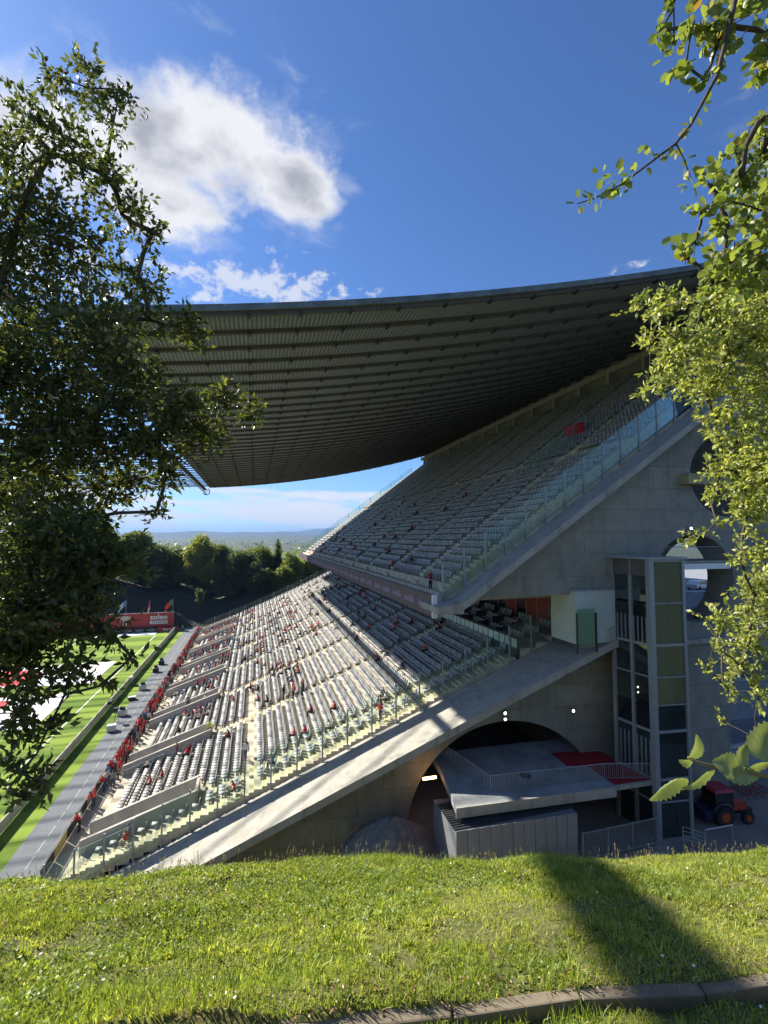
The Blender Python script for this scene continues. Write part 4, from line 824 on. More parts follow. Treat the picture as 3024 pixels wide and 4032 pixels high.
# equipment cases along the track
M_CASE = mat('white_case', (0.55, 0.55, 0.53), 0.5, 0.06, 2)
for i, (x, y, lab) in enumerate(((-17.5, 68.1, 'white equipment case nearest along the grey track edge'), (-17.6, 73.5, 'white case with black bag, second along the track edge'), (-17.9, 80.2, 'dark low camera case, third along the track edge'), (-17.4, 84.9, 'white case with stacked black bags, fourth along the track edge'), (-17.4, 95.2, 'dark equipment case, fifth along the track edge'), (-17.4, 100.6, 'farthest dark equipment case along the track edge'))):
    c = thing('equipment_case', (x, y, 0), lab, 'case', 'equipment along the track', rz=R(random.uniform(-15, 15))); h = 0.75 if i != 2 else 0.4
    MB().box(-0.5, 0.5, -0.4, 0.4, 0.08, h).build('case_body', M_BLACK if i in (4, 5, 2) else M_CASE, c); MB().box(-0.52, 0.52, -0.42, 0.42, h + 0.002, h + 0.08).build('lid', M_CASE, c)
    for s in (-1, 1): MB().box(s * 0.4 - 0.05, s * 0.4 + 0.05, -0.3, 0.3, 0, 0.08).build('foot', M_BLACK, c)
    if i in (1, 3, 4, 5): MB().hexa([(-0.35, -0.25, h + 0.08), (0.35, -0.25, h + 0.08), (0.35, 0.25, h + 0.08), (-0.35, 0.25, h + 0.08), (-0.25, -0.15, h + 0.5), (0.3, -0.18, h + 0.42), (0.3, 0.18, h + 0.42), (-0.25, 0.15, h + 0.5)]).build('bag', M_BLACK, c)
for i, (x, y, lab) in enumerate(((-17.8, 71.2, 'thin tripod with black head beside the second case'), (-19.9, 76.5, 'dark low stand leaning at the white barrier nearer the camera'), (-20.0, 88.5, 'pale box stand at the barrier farther along'))):
    c = thing('camera_stand', (x, y, 0), lab, 'stand')
    m_ = MB(); hh = (1.5, 0.9, 0.9)[i]
    for a in (0, 2.1, 4.2): m_.tube([(0.4 * math.cos(a), 0.4 * math.sin(a), 0), (0, 0, hh)], 0.03, 5)
    m_.build('legs', M_STEEL, c); MB().box(-0.25, 0.25, -0.3 * (1 + (i > 0)), 0.3 * (1 + (i > 0)), hh, hh + 0.4).build('head', M_BLACK if i < 2 else M_CASE, c)
for i, (x, y) in enumerate(((-22.9, 64.5), (-22.6, 57.5), (-28.5, 109))):
    m_ = bmesh.new(); bmesh.ops.create_icosphere(m_, subdivisions=2, radius=0.13); me = bpy.data.meshes.new('ball'); m_.to_mesh(me); m_.free(); me.materials.append(M_WHITE)
    tag(link('ball', me, None, (x, y, 0.13)), ('white ball on the grass near the nearer white cloth', 'white ball on the grass nearest the barrier', 'white ball far along the pitch by the touchline')[i], 'ball')

# ------------------------------------------------------------------ people
SKIN = mat('skin', (0.45, 0.27, 0.19), 0.6)
def body(pose):
    """one skinned figure, feet at the origin, facing -X; returns verts, faces"""
    J = {'pel': (0, 0, 0.95), 'sp': (0, 0, 1.15), 'ch': (0, 0, 1.36), 'nk': (-0.01, 0, 1.50), 'hd': (-0.03, 0, 1.60), 'tp': (-0.02, 0, 1.70)}
    E_ = [('pel', 'sp'), ('sp', 'ch'), ('ch', 'nk'), ('nk', 'hd'), ('hd', 'tp')]
    for s, n_ in ((-1, 'l'), (1, 'r')):
        J[n_ + 'sh'] = (0, s * 0.18, 1.40); J[n_ + 'el'] = (0.02, s * 0.25, 1.13); J[n_ + 'wr'] = (-0.04, s * 0.25, 0.90); J[n_ + 'ha'] = (-0.06, s * 0.25, 0.80)
        J[n_ + 'hp'] = (0, s * 0.10, 0.90); J[n_ + 'kn'] = (-0.02, s * 0.11, 0.50); J[n_ + 'an'] = (0.02, s * 0.11, 0.08); J[n_ + 'to'] = (-0.16, s * 0.12, 0.03)
        E_ += [('ch', n_ + 'sh'), (n_ + 'sh', n_ + 'el'), (n_ + 'el', n_ + 'wr'), (n_ + 'wr', n_ + 'ha'), ('pel', n_ + 'hp'), (n_ + 'hp', n_ + 'kn'), (n_ + 'kn', n_ + 'an'), (n_ + 'an', n_ + 'to')]
    if pose == 'lean':
        for q in ('ch', 'nk', 'hd', 'tp', 'lsh', 'rsh'): x, y, z = J[q]; J[q] = (x - 0.22, y, z - 0.06)
        for n_, s in (('l', -1), ('r', 1)): J[n_ + 'el'] = (-0.38, s * 0.24, 1.10); J[n_ + 'wr'] = (-0.58, s * 0.14, 1.10); J[n_ + 'ha'] = (-0.67, s * 0.10, 1.10)
    if pose == 'walk':
        J['lkn'] = (-0.18, -0.1, 0.52); J['lan'] = (-0.16, -0.1, 0.1); J['lto'] = (-0.33, -0.1, 0.06); J['ran'] = (0.24, 0.1, 0.12); J['rto'] = (0.1, 0.1, 0.03); J['rkn'] = (0.03, 0.1, 0.5); J['lwr'] = (0.1, -0.28, 0.95); J['rwr'] = (-0.2, 0.26, 0.95); J['rha'] = (-0.27, 0.25, 0.9)
    if pose == 'arms':
        for n_, s in (('l', -1), ('r', 1)): J[n_ + 'el'] = (-0.14, s * 0.30, 1.20); J[n_ + 'wr'] = (-0.20, s * 0.10, 1.34); J[n_ + 'ha'] = (-0.20, s * 0.02, 1.42)
    if pose in ('sit', 'slump'):
        dz = -0.47; f_ = -0.16 if pose == 'slump' else -0.03
        for q in ('pel', 'sp', 'ch', 'nk', 'hd', 'tp', 'lsh', 'rsh'): x, y, z = J[q]; k_ = max(0, (z - 0.95) / 0.75); J[q] = (x + 0.14 + f_ * k_ * 1.6, y, z + dz - (0.05 * k_ if pose == 'slump' else 0))
        for n_, s in (('l', -1), ('r', 1)):
            J[n_ + 'hp'] = (0.10, s * 0.1, 0.46); J[n_ + 'kn'] = (-0.34, s * 0.13, 0.48); J[n_ + 'an'] = (-0.32, s * 0.13, 0.09); J[n_ + 'to'] = (-0.50, s * 0.14, 0.03)
            sx = J[n_ + 'sh'][0]; J[n_ + 'el'] = (sx - 0.06, s * 0.25, 0.68); J[n_ + 'wr'] = (sx - 0.26, s * 0.14, 0.60); J[n_ + 'ha'] = (sx - 0.34, s * 0.1, 0.58)
    RAD = {'pel': 0.135, 'sp': 0.13, 'ch': 0.145, 'nk': 0.058, 'hd': 0.10, 'tp': 0.085, 'sh': 0.075, 'el': 0.048, 'wr': 0.036, 'ha': 0.045, 'hp': 0.095, 'kn': 0.065, 'an': 0.045, 'to': 0.04}
    names = list(J); me = bpy.data.meshes.new('body'); me.from_pydata([J[q] for q in names], [(names.index(a), names.index(b)) for a, b in E_], [])
    o = bpy.data.objects.new('body', me); COL.objects.link(o); sk = o.modifiers.new('s', 'SKIN'); sk.use_smooth_shade = True
    for i, q in enumerate(names): r = RAD.get(q) or RAD[q[1:]]; me.skin_vertices[0].data[i].radius = (r, r) if q not in ('pel', 'sp', 'ch') else (r * 0.8, r * 1.2); me.skin_vertices[0].data[i].use_root = (q == 'pel')
    sb = o.modifiers.new('u', 'SUBSURF'); sb.levels = 1; bpy.context.view_layer.update()
    out = bpy.data.meshes.new_from_object(o.evaluated_get(bpy.context.evaluated_depsgraph_get())); bpy.data.objects.remove(o)
    return out, J
def dress(me, J, cols, pose):
    me = me.copy(); me.materials.clear(); me.name = 'person'
    for c in cols: me.materials.append(c)      # 0 top, 1 trousers, 2 skin, 3 hair, 4 shoes
    P_ = {k_: Vector(v_) for k_, v_ in J.items()}; seg = []
    for a, b, mi in (('pel', 'sp', 0), ('sp', 'ch', 0), ('ch', 'nk', 0), ('nk', 'hd', 2), ('hd', 'tp', 2)): seg.append((P_[a], P_[b], mi))
    for n_ in 'lr': seg += [(P_['ch'], P_[n_ + 'sh'], 0), (P_[n_ + 'sh'], P_[n_ + 'el'], 0), (P_[n_ + 'el'], P_[n_ + 'wr'], 0 if cols[0].name.endswith('k') else 2), (P_[n_ + 'wr'], P_[n_ + 'ha'], 2), (P_['pel'], P_[n_ + 'hp'], 1), (P_[n_ + 'hp'], P_[n_ + 'kn'], 1), (P_[n_ + 'kn'], P_[n_ + 'an'], 1), (P_[n_ + 'an'], P_[n_ + 'to'], 4)]
    hd = P_['hd']
    for p in me.polygons:
        c = p.center; best = None
        for a, b, mi in seg:
            ab = b - a; t_ = max(0, min(1, (c - a).dot(ab) / max(1e-6, ab.length_squared))); d_ = (c - a - ab * t_).length
            if best is None or d_ < best[0]: best = (d_, mi)
        mi = best[1]
        if mi == 2 and c.z > hd.z - 0.06 and (c.z > hd.z + 0.06 or c.x > hd.x - 0.01) and abs(c.y) < 0.16: mi = 3
        p.material_index = mi; p.use_smooth = True
    return me
POSES = {q: body(q) for q in ('stand', 'lean', 'walk', 'arms', 'sit', 'slump')}
def cl(n_, c): return mat('cloth_' + n_, c, 0.85, 0.1, 6)
RED, WHT, BLK, GRY, BLU, NAVY, LIME, DKR = cl('red', (0.58, 0.025, 0.03)), cl('white', (0.62, 0.60, 0.58)), cl('black', (0.018, 0.018, 0.02)), cl('grey', (0.22, 0.22, 0.23)), cl('blue', (0.10, 0.22, 0.42)), cl('navy_k', (0.02, 0.025, 0.05)), cl('lime', (0.5, 0.6, 0.08)), cl('darkred_k', (0.22, 0.012, 0.02))
JEAN, HAIR, HAIR2, SHOE, BEIGE = cl('jeans', (0.05, 0.07, 0.13)), mat('dark_hair', (0.018, 0.013, 0.01), 0.6), mat('brown_hair', (0.07, 0.04, 0.022), 0.6), mat('shoe', (0.10, 0.10, 0.10), 0.6), cl('beige', (0.42, 0.36, 0.27))
OUT = {'red': (RED, BLK), 'redj': (RED, JEAN), 'white': (WHT, BLK), 'whitej': (WHT, JEAN), 'black': (cl('black_k', (0.018, 0.018, 0.02)), BLK), 'grey': (GRY, JEAN), 'blue': (BLU, JEAN), 'navy': (NAVY, GRY), 'lime': (LIME, BLK), 'dred': (DKR, BLK), 'redw': (RED, BEIGE), 'redh': (RED, BLK)}
OUTW = {'red': 'red and black', 'redj': 'red and jeans', 'white': 'white and black', 'whitej': 'white and jeans', 'black': 'all black', 'grey': 'grey and jeans', 'blue': 'light blue', 'navy': 'navy and grey', 'lime': 'lime and black', 'dred': 'dark red', 'redw': 'red and beige', 'redh': 'red cap'}
PM = {}; PEOPLE = []
ORD = ['nearest', 'second', 'third', 'fourth', 'fifth', 'sixth', 'seventh', 'farthest']
def by(y): return ORD[max(0, min(7, int((y - 36) / 11.65)))]
def person(pose, out, loc, rz, label, group=None, sc=1.0):
    if (pose, out) not in PM:
        a, b = OUT[out]; me, J = POSES[pose]; PM[(pose, out)] = dress(me, J, (a, b, SKIN, RED if out == 'redh' else (HAIR if random.random() < 0.6 else HAIR2), SHOE), pose)
    o = link('person', PM[(pose, out)], None, loc); o.rotation_euler = (0, 0, rz); o.scale = (sc,) * 3
    PEOPLE.append(o); return tag(o, label, 'person', group)
def row_of(x): i = max(0, min(NL - 1, int((x + 12) / DXL))); return rowsL[i]
def on_lower(u, v):
    q = ray(u, v); t_ = 20.0
    while t_ < 200:
        p = q * t_
        if p.z + EYE <= zl(p.x) - 0.05: break
        t_ += 0.05
    return p.x, p.y
USED = []
def seat_at(x, y, out, label, group=None, slump=None):
    for a, b in USED:
        if abs(a - x) < 0.5 and abs(b - y) < 0.42: y += 0.5
    USED.append((x, y)); x0, z = row_of(x)
    return person('slump' if (slump if slump is not None else random.random() < 0.5) else 'sit', out, (x0 + 0.42, y, z + 0.02), random.uniform(-0.35, 0.35), label, group, random.uniform(0.94, 1.04))
def stand_at(x, y, out, label, group=None, pose='stand', rz=0.0):
    x0, z = row_of(x); return person(pose, out, (x0 + 0.25, y, z), rz, label, group, random.uniform(0.95, 1.05))
# individually recognisable people (picture position -> place on the terrace)
for u, v, pose, out, rz, lab in (
    (618, 1512, 'stand', 'black', 2.6, 'person in black standing at the left of the group of five on the terrace'),
    (630, 1510, 'stand', 'redh', 2.9, 'person in red cap standing second in the group of five'),
    (640, 1512, 'arms', 'red', 3.1, 'person in bright red shirt facing away in the middle of the standing group'),
    (650, 1508, 'stand', 'black', 3.4, 'person in black standing fourth in the group of five'),
    (658, 1500, 'stand', 'dred', -2.6, 'person in dark red standing at the right of the group of five'),
    (830, 1515, 'sit', 'black', 0.2, 'person in black seated beside a companion near the end of the sunlit rows'),
    (842, 1520, 'slump', 'white', -0.2, 'person in white leaning over near the end of the sunlit rows'),
    (842, 1590, 'walk', 'red', 0.6, 'person in red and black climbing the stairs beside the end glass'),
    (683, 1545, 'slump', 'dred', 0.2, 'person in dark red seated alone in the middle sunlit rows'),
    (730, 1540, 'slump', 'red', 0.4, 'person in red and black seated at an aisle, right of the middle group'),
    (635, 1600, 'sit', 'red', 0.5, 'person in red crouched at the aisle facing a companion in red'),
    (652, 1600, 'slump', 'redj', -0.4, 'person in red lounging on the steps near the concrete landing'),
    (702, 1592, 'slump', 'white', 0.3, 'person in pale top bending over in the near sunlit rows'),
    (532, 1648, 'walk', 'whitej', 1.0, 'person in white shirt walking along a near row'),
    (540, 1640, 'walk', 'black', 1.0, 'person in black walking just behind the one in white'),
    (490, 1605, 'slump', 'dred', 0.3, 'person in dark red perched at the walkway by the yellow handrail'),
    (465, 1590, 'stand', 'lime', 2.0, 'steward in lime vest standing at a stair entrance'),
    (387, 1640, 'stand', 'dred', 0.2, 'person in dark red top standing in the front block'),
    (408, 1640, 'slump', 'red', -0.5, 'person in red twisting round on a seat in the front block'),
    (413, 1636, 'sit', 'dred', 0.5, 'person in dark red seated behind the one twisting round'),
    (334, 1700, 'sit', 'red', 0.1, 'person in red seated low in the nearest front block'),
    (352, 1690, 'sit', 'redw', 0.1, 'person in red and beige seated low in the nearest front block'),
    (310, 1672, 'slump', 'white', 0.1, 'person in white reclining on the lowest seats'),
    (508, 1735, 'slump', 'red', 0.2, 'person in red seated close to the end glass'),
    (268, 1838, 'sit', 'redw', 0.0, 'person with red bag seated behind the end glass at the bottom row'),
    (278, 1825, 'sit', 'grey', 0.0, 'person in grey seated behind the end glass at the bottom row'),
    (418, 1528, 'stand', 'grey', 1.8, 'person in grey standing at a parapet wall in the middle front'),
    (425, 1560, 'slump', 'redh', 0.0, 'person in bright red hunched in the middle front block'),
    (445, 1520, 'sit', 'white', 0.2, 'person in white seated just above a parapet wall'),
    (506, 1522, 'slump', 'redw', 0.1, 'person in red and white seated alone left of the middle rows'),
    (558, 1500, 'slump', 'black', 0.2, 'person in black lying back alone in a middle row'),
    (585, 1522, 'slump', 'dred', 0.2, 'person in dark red on the steps just below the group of five'),
    (590, 1455, 'slump', 'black', 0.2, 'person in black seated alone above the group of five'),
    (628, 1448, 'sit', 'redw', 0.2, 'person in red seated just above the group of five'),
    (925, 1412, 'slump', 'red', 0.2, 'person in red seated alone in the shaded rows near the balcony'),
    (600, 1655, 'slump', 'blue', 0.2, 'person in pale blue bending between near rows')):
    x, y = on_lower(u, v); y = max(y, ep(x, 36.5) + 0.75)
    if pose in ('sit', 'slump'): seat_at(x, y, out, lab, None, pose == 'slump')
    else: stand_at(x, y, out, lab, None, pose, rz)
# front rail
for u, v, pose, out, lab in ((172, 1795, 'arms', 'white', 'person in white at the near end of the front rail raising a camera'), (157, 1800, 'lean', 'red', 'person in red leaning on the near end of the front rail'), (181, 1752, 'lean', 'redj', 'person in red at the front rail with arms on the handrail, second cluster'), (186, 1745, 'stand', 'redh', 'person with red cap just behind the second cluster at the rail')):
    p = atz(u, v, 1.15); person(pose, out, (max(p.x, -13.35), p.y, 1.15), 0.2, lab)
ox = ['red', 'redj', 'red', 'white', 'black', 'redh', 'dred', 'redw', 'whitej', 'grey', 'blue']
y = 50.0; c = 0
while y < 126:
    o_k = random.choice(ox); gap = random.choice((0.5, 0.6, 0.7, 0.9)) if not (58 < y < 60 or 71.5 < y < 74 or 83 < y < 85) else 1.4
    person(random.choice(('lean', 'lean', 'stand', 'arms')), o_k, (-13.35 + random.uniform(0, 0.15), y, 1.15), random.uniform(-0.5, 0.5), 'spectator in %s at the front rail by the %s stair entrance' % (OUTW[o_k], by(y)), 'spectators in %s at the front rail' % OUTW[o_k], random.uniform(0.93, 1.05))
    if random.random() < 0.35: o_k = random.choice(ox); person('stand', o_k, (-12.65, y + 0.3, 1.15), random.uniform(-0.8, 0.8), 'spectator in %s in the second line behind the rail, %s stair entrance' % (OUTW[o_k], by(y)), 'spectators in %s behind the front rail' % OUTW[o_k])
    y += gap
# scattered crowd: dense in the far front blocks, loose above, a few in the shade
def block(n_, xr, yr, outs, where, bias=1.0):
    k_ = 0; tries = 0
    while k_ < n_ and tries < n_ * 12:
        tries += 1; y = yr[0] + (yr[1] - yr[0]) * random.random() ** bias; x = random.uniform(*xr); y += -0.14 * (x + 12)
        if any(-0.6 < y - vy(a, x) < VW + 0.6 for a in VOM) and x < XV + 0.5: continue
        o_k = random.choice(outs); seat_at(x, y, o_k, 'spectator in %s seated %s, %s stair entrance' % (OUTW[o_k], where, by(y)), 'spectators in %s %s' % (OUTW[o_k], where)); k_ += 1
block(125, (-11, -4), (80, 126), ox, 'in the crowded front blocks', 0.9)
block(26, (-11, -4.5), (56, 82), ox + ['white', 'black', 'grey'], 'in the middle front blocks')
block(95, (-3, 9), (76, 127), ox + ['black', 'grey'], 'in the far sunlit upper rows')
block(22, (-3, 10), (52, 80), ox, 'in the sunlit middle rows')
block(58, (10, 20), (66, 126), ['black', 'dred', 'navy', 'black', 'red', 'grey', 'whitej'], 'in the shaded rows under the balcony')
block(10, (12, 20), (44, 66), ['black', 'dred', 'navy', 'red'], 'in the near shaded rows')
# upper tier
for i in range(30):
    k_ = random.choice([1, 1, 2, 2, 3, 4, 5, 6, 8, 10, 12, 15, 18]); x0, z = rowsU[k_]; y = random.uniform(44, 120); o_k = random.choice(['black', 'navy', 'dred', 'black', 'grey', 'red'])
    person(random.choice(('sit', 'slump')), o_k, (x0 + 0.36, y, z + 0.02), random.uniform(-0.4, 0.4), 'spectator in %s in upper tier row %s, above the %s stair entrance' % (OUTW[o_k], k_, by(y)), 'spectators in %s in the upper tier' % OUTW[o_k])
x0, z = rowsU[0]; person('arms', 'dred', (13.5, 34.2, 20.75), 0.4, 'person in dark red standing at the near end of the upper tier rail')
x0, z = rowsU[2]; person('slump', 'navy', (x0 + 0.36, 43.2, z), 0.2, 'person in navy leaning forward in the lowest upper rows'); person('slump', 'blue', (x0 + 0.36, 44.0, z), 0.2, 'person in blue jeans beside the one in navy in the lowest upper rows')
# pitch and end
person('stand', 'grey', (-22.2, 53, 0), 1.2, 'person in grey standing alone on the pitch near the barrier'); person('stand', 'lime', (-18.2, 134, 0), 0, 'steward in lime jacket standing at the far end of the track')
person('stand', 'black', (34.3, 28.9, 17.35), 0.5, 'person in black seen through the round opening'); person('stand', 'whitej', (34.9, 29.3, 17.35), 0.8, 'person in white and jeans seen through the round opening')
for i, (x, y, lab) in enumerate(((39.4, 36.2, 'person in black standing on the terrace right of the end wall'), (43.6, 36.4, 'person in lime vest standing farther right on the terrace'), (46.0, 36.1, 'person in dark clothes at the right edge of the terrace'))): person('stand', ('black', 'lime', 'navy')[i], (x, y, 10.8), 2.5, lab)

# the farthest faces of the crowd read as one mass
PEOPLE.sort(key=lambda o: (o.location - Vector((0, 0, EYE))).length if o.get('group') else 0)
far_p = PEOPLE[292:]; bpy.context.view_layer.update(); V_, F3, F4, M3, M4 = [], [], [], [], []; mats_ = []; off = 0
for o in far_p:
    me = o.data; nv = len(me.vertices); co = np.empty(nv * 3, np.float32); me.vertices.foreach_get('co', co); mw = np.array(o.matrix_world); V_.append(co.reshape(-1, 3) @ mw[:3, :3].T + mw[:3, 3])
    mi_ = []
    for mm in me.materials:
        if mm not in mats_: mats_.append(mm)
        mi_.append(mats_.index(mm))
    for p_ in me.polygons:
        q = [i + off for i in p_.vertices]
        if len(q) == 4: F4.append(q); M4.append(mi_[p_.material_index])
        else: F4.append(q + [q[-1]] if False else q[:3] + [q[2]]); M4.append(mi_[p_.material_index])
    off += nv
for o in far_p: bpy.data.objects.remove(o)
F4 = [q for q in F4 if len(set(q)) == 4]; 
cm = bpy.data.meshes.new('crowd'); cm.from_pydata(np.concatenate(V_).tolist(), [], F4)
for mm in mats_: cm.materials.append(mm)
cm.polygons.foreach_set('material_index', M4[:len(F4)] if len(M4) == len(F4) else [0] * len(F4)); cm.polygons.foreach_set('use_smooth', [True] * len(F4)); cm.update()
tag(link('crowd', cm), 'dense mass of spectators in red and dark clothes at the far end', 'crowd', kind='stuff')
# ------------------------------------------------------------------ leaves, trees
LEAFV = np.array([(0, 0, 0), (0.42, -0.5, 0.10), (0.42, 0.5, 0.10), (0.45, 0, 0), (1, 0, -0.06)], float); LEAFF = np.array([(0, 3, 1), (0, 2, 3), (3, 4, 1), (3, 2, 4)])
ROUNDV = np.array([(0, 0, 0), (0.25, -0.42, 0.06), (0.25, 0.42, 0.06), (0.7, -0.46, 0.05), (0.7, 0.46, 0.05), (1.0, 0, -0.04), (0.5, 0, 0)], float); ROUNDF = np.array([(0, 6, 1), (0, 2, 6), (6, 3, 1), (6, 2, 4), (6, 5, 3), (6, 4, 5)])
def frames(d, nrm):
    d = d / np.linalg.norm(d, axis=1, keepdims=True); b = np.cross(nrm, d); b /= np.maximum(np.linalg.norm(b, axis=1, keepdims=True), 1e-6); return d, b, np.cross(d, b)
def leaf_mesh(name, p, d, size, width, mt, V=LEAFV, Fc=LEAFF):
    n = len(p); nr = RNG.normal(size=(n, 3)); nr[:, 2] += 0.9; X, Y, Z = frames(np.asarray(d), nr); size = np.asarray(size)[:, None, None]
    v = p[:, None] + size * (V[None, :, 0:1] * X[:, None] + V[None, :, 1:2] * width * Y[:, None] + V[None, :, 2:3] * Z[:, None])
    f = (Fc[None] + (np.arange(n) * len(V))[:, None, None]).reshape(-1, 3)
    return npmesh(name, v.reshape(-1, 3), f, mt)
def twig_leaves(blobs, dens, size, per=10, tl=(0.22, 0.45), up=0.2):
    P_, D_, S_, tw = [], [], [], []
    for c, r in blobs:
        k_ = max(2, int(dens * r ** 2)); u = RNG.normal(size=(k_, 3)); u /= np.linalg.norm(u, axis=1, keepdims=True); rad = r * RNG.random(k_) ** 0.45
        b = np.array(c)[None] + u * rad[:, None] * np.array([1, 1, 0.95]); d = u * 0.8 + RNG.normal(size=(k_, 3)) * 0.6; d[:, 2] += up; d /= np.linalg.norm(d, axis=1, keepdims=True)
        L_ = RNG.uniform(*tl, size=k_) * min(1.0, 0.55 + r); tw += list(zip(b - d * L_[:, None] * 0.4, b + d * L_[:, None] * 0.6))
        for i in range(per):
            q = (i + 0.5) / per; s = np.where(RNG.random(k_) < 0.5, -1, 1)[:, None]
            side = np.cross(d, RNG.normal(size=(k_, 3))); side /= np.linalg.norm(side, axis=1, keepdims=True)
            P_.append(b + d * (L_ * (q - 0.4))[:, None] + RNG.normal(size=(k_, 3)) * 0.012); D_.append(d * (0.45 + 0.5 * q) + side * 0.85 + RNG.normal(size=(k_, 3)) * 0.25); S_.append(size * RNG.uniform(0.6, 1.25, k_))
    return np.concatenate(P_), np.concatenate(D_), np.concatenate(S_), tw
def branch_net(root, blobs, r0, parent, extra=()):
    """limbs: every blob is joined to the nearest node already on the tree"""
    pts = [Vector(p) for p in root]; par = [i - 1 for i in range(len(pts))]; todo = [Vector(c) for c, r in blobs]
    while todo:
        best = min(((p - q).length + 0.15 * (pts[0] - p).length * 0, i, j) for i, p in enumerate(todo) for j, q in enumerate(pts))
        _, i, j = best; par.append(j); pts.append(todo.pop(i))
    w = [1] * len(pts)
    for i in range(len(pts) - 1, 0, -1): w[par[i]] += w[i]
    m_ = MB(); tr = MB(); rf = lambda k_: r0 * (w[k_] / w[0]) ** 0.5
    for i in range(1, len(pts)):
        a, b = pts[par[i]], pts[i]; mid = a.lerp(b, 0.5) + Vector((random.uniform(-1, 1), random.uniform(-1, 1), random.uniform(-0.5, 1))) * (b - a).length * 0.08
        (tr if i < len(root) else m_).tube([a, mid, b], [max(0.006, rf(par[i]) * (1 if i < len(root) else 0.85)), max(0.005, (rf(i) + rf(par[i])) * 0.45), max(0.004, rf(i))], 7, cap=False)
    tr.build('trunk', M_BARK, parent, True); return m_
def twigs(m_, tw, r=0.004, every=1):
    for a, b in tw[::every]: m_.tube([a, b], [r, r * 0.5], 3, cap=False)
def px_blobs(L_, d, rs=1.0, jit=0.0):
    out = []
    for q in L_:
        u, v, r = q[:3]; dd = (q[3] if len(q) > 3 else d) + random.uniform(-jit, jit); out.append((at(u, v, dd), r * 1.8227 / FPX * dd * rs))
    return out
# left tree: dark, seen against the light
LT = [(120, 165, 34), (60, 265, 55), (190, 190, 52), (262, 195, 32), (30, 380, 85), (150, 310, 75), (245, 265, 36), (225, 375, 58), (100, 470, 90), (265, 465, 55), (330, 500, 30), (180, 570, 92), (298, 590, 60), (40, 600, 95), (60, 720, 100), (200, 700, 90), (320, 690, 52), (415, 715, 34), (110, 830, 110), (260, 820, 80), (390, 885, 50), (478, 858, 36), (540, 888, 24), (448, 950, 42), (335, 945, 66), (200, 950, 90), (60, 960, 100),
      (355, 1025, 36), (255, 1045, 55), (100, 1080, 95), (338, 1105, 18), (-60, 500, 110), (-70, 800, 120), (-60, 1100, 120)]
LT2 = [(60, 1200, 100, 4.3), (165, 1195, 70, 4.3), (245, 1225, 42, 4.2), (305, 1222, 16, 4.2), (90, 1310, 80, 4.0), (185, 1330, 46, 4.0), (245, 1372, 24, 3.9), (285, 1420, 15, 3.9), (60, 1430, 60, 3.8), (150, 1450, 32, 3.8), (215, 1482, 14, 3.7), (40, 1545, 40, 3.6), (100, 1580, 22, 3.6), (45, 1670, 36, 3.4), (85, 1690, 16, 3.4), (-60, 1350, 90, 4.0), (190, 1120, 40, 4.6), (140, 1500, 16, 3.7)]
bl = px_blobs(LT, 3.2, 1.0, 0.3) + px_blobs([(u, v, r * 1.2, dd * 0.62) for u, v, r, dd in LT2], 2.5, 1.0, 0.1)
lt = thing('broadleaf_tree', (-3.6, 1.6, float(bank_z(-3.9, 0.6))), 'dark backlit tree filling the left side with dense leathery leaves', 'tree'); lo_ = Vector(lt.location)
rel = [(c - lo_, r) for c, r in bl]
lm = branch_net([(0, 0, -0.3), (0.25, 0.1, 1.6), at(-90, 900, 3.3) - lo_, at(20, 560, 3.25) - lo_, at(110, 330, 3.2) - lo_], rel, 0.022, lt)
M_L1 = leafmat('holm_leaf', (0.040, 0.058, 0.022), (0.11, 0.13, 0.045), 0.42, (0.24, 0.23, 0.07))
qa = twig_leaves(rel[:17], 950, 0.053, 12, (0.14, 0.28)); qb = twig_leaves(rel[17:], 2000, 0.053, 12, (0.14, 0.28)); p, d, s = (np.concatenate([qa[k_], qb[k_]]) for k_ in range(3)); tw = qa[3] + qb[3]
twigs(lm, tw, 0.002, 3); lm.build('branch', M_BARK, lt, True)
stuff(link('crown', leaf_mesh('crown', p, d, s, 0.46, M_L1), lt))
# right tree: small bright leaves
RTB = [(1620, 640, 64), (1525, 650, 52), (1435, 662, 34), (1375, 650, 20), (1580, 760, 85), (1470, 740, 52), (1405, 740, 28), (1640, 850, 70), (1520, 835, 52), (1435, 815, 34), (1395, 843, 15), (1600, 930, 55), (1540, 895, 26), (1640, 1030, 66), (1565, 1015, 36), (1535, 1070, 20), (1612, 1120, 40), (1548, 1128, 9), (1645, 1200, 42), (1602, 1212, 18), (1475, 1172, 8), (1500, 1160, 9), (1525, 1150, 10), (1630, 1285, 42), (1565, 1328, 28), (1525, 1335, 13), (1620, 1380, 42), (1560, 1408, 18), (1528, 1448, 11), (1600, 1440, 32), (1562, 1478, 15), (1640, 1500, 24), (1585, 1508, 14), (1556, 1556, 6), (1640, 1598, 12), (1700, 700, 90), (1720, 1000, 110), (1720, 1300, 90)]
rb_ = px_blobs(RTB, 6.4, 1.0, 0.5)
rt = thing('sunlit_tree', (9.2, 3.2, float(bank_z(8.0, 5.5))), 'tree on the right with masses of small sunlit yellow-green leaves', 'tree'); ro = Vector(rt.location)
rel = [(c - ro, r) for c, r in rb_]
rm = branch_net([(0, 0, -0.5), (-0.1, 0.2, 2.0), at(1760, 1100, 6.6) - ro, at(1700, 800, 6.6) - ro], rel, 0.035, rt)
M_L2 = leafmat('small_bright_leaf', (0.12, 0.16, 0.04), (0.43, 0.46, 0.15), 0.45, (0.62, 0.60, 0.30))
p, d, s, tw = twig_leaves(rel, 500, 0.08, 12, (0.18, 0.42)); twigs(rm, tw, 0.003, 4)
stuff(link('crown', leaf_mesh('crown', p, d, s, 0.55, M_L2), rt)); rm.build('branch', M_BARK, rt, True)
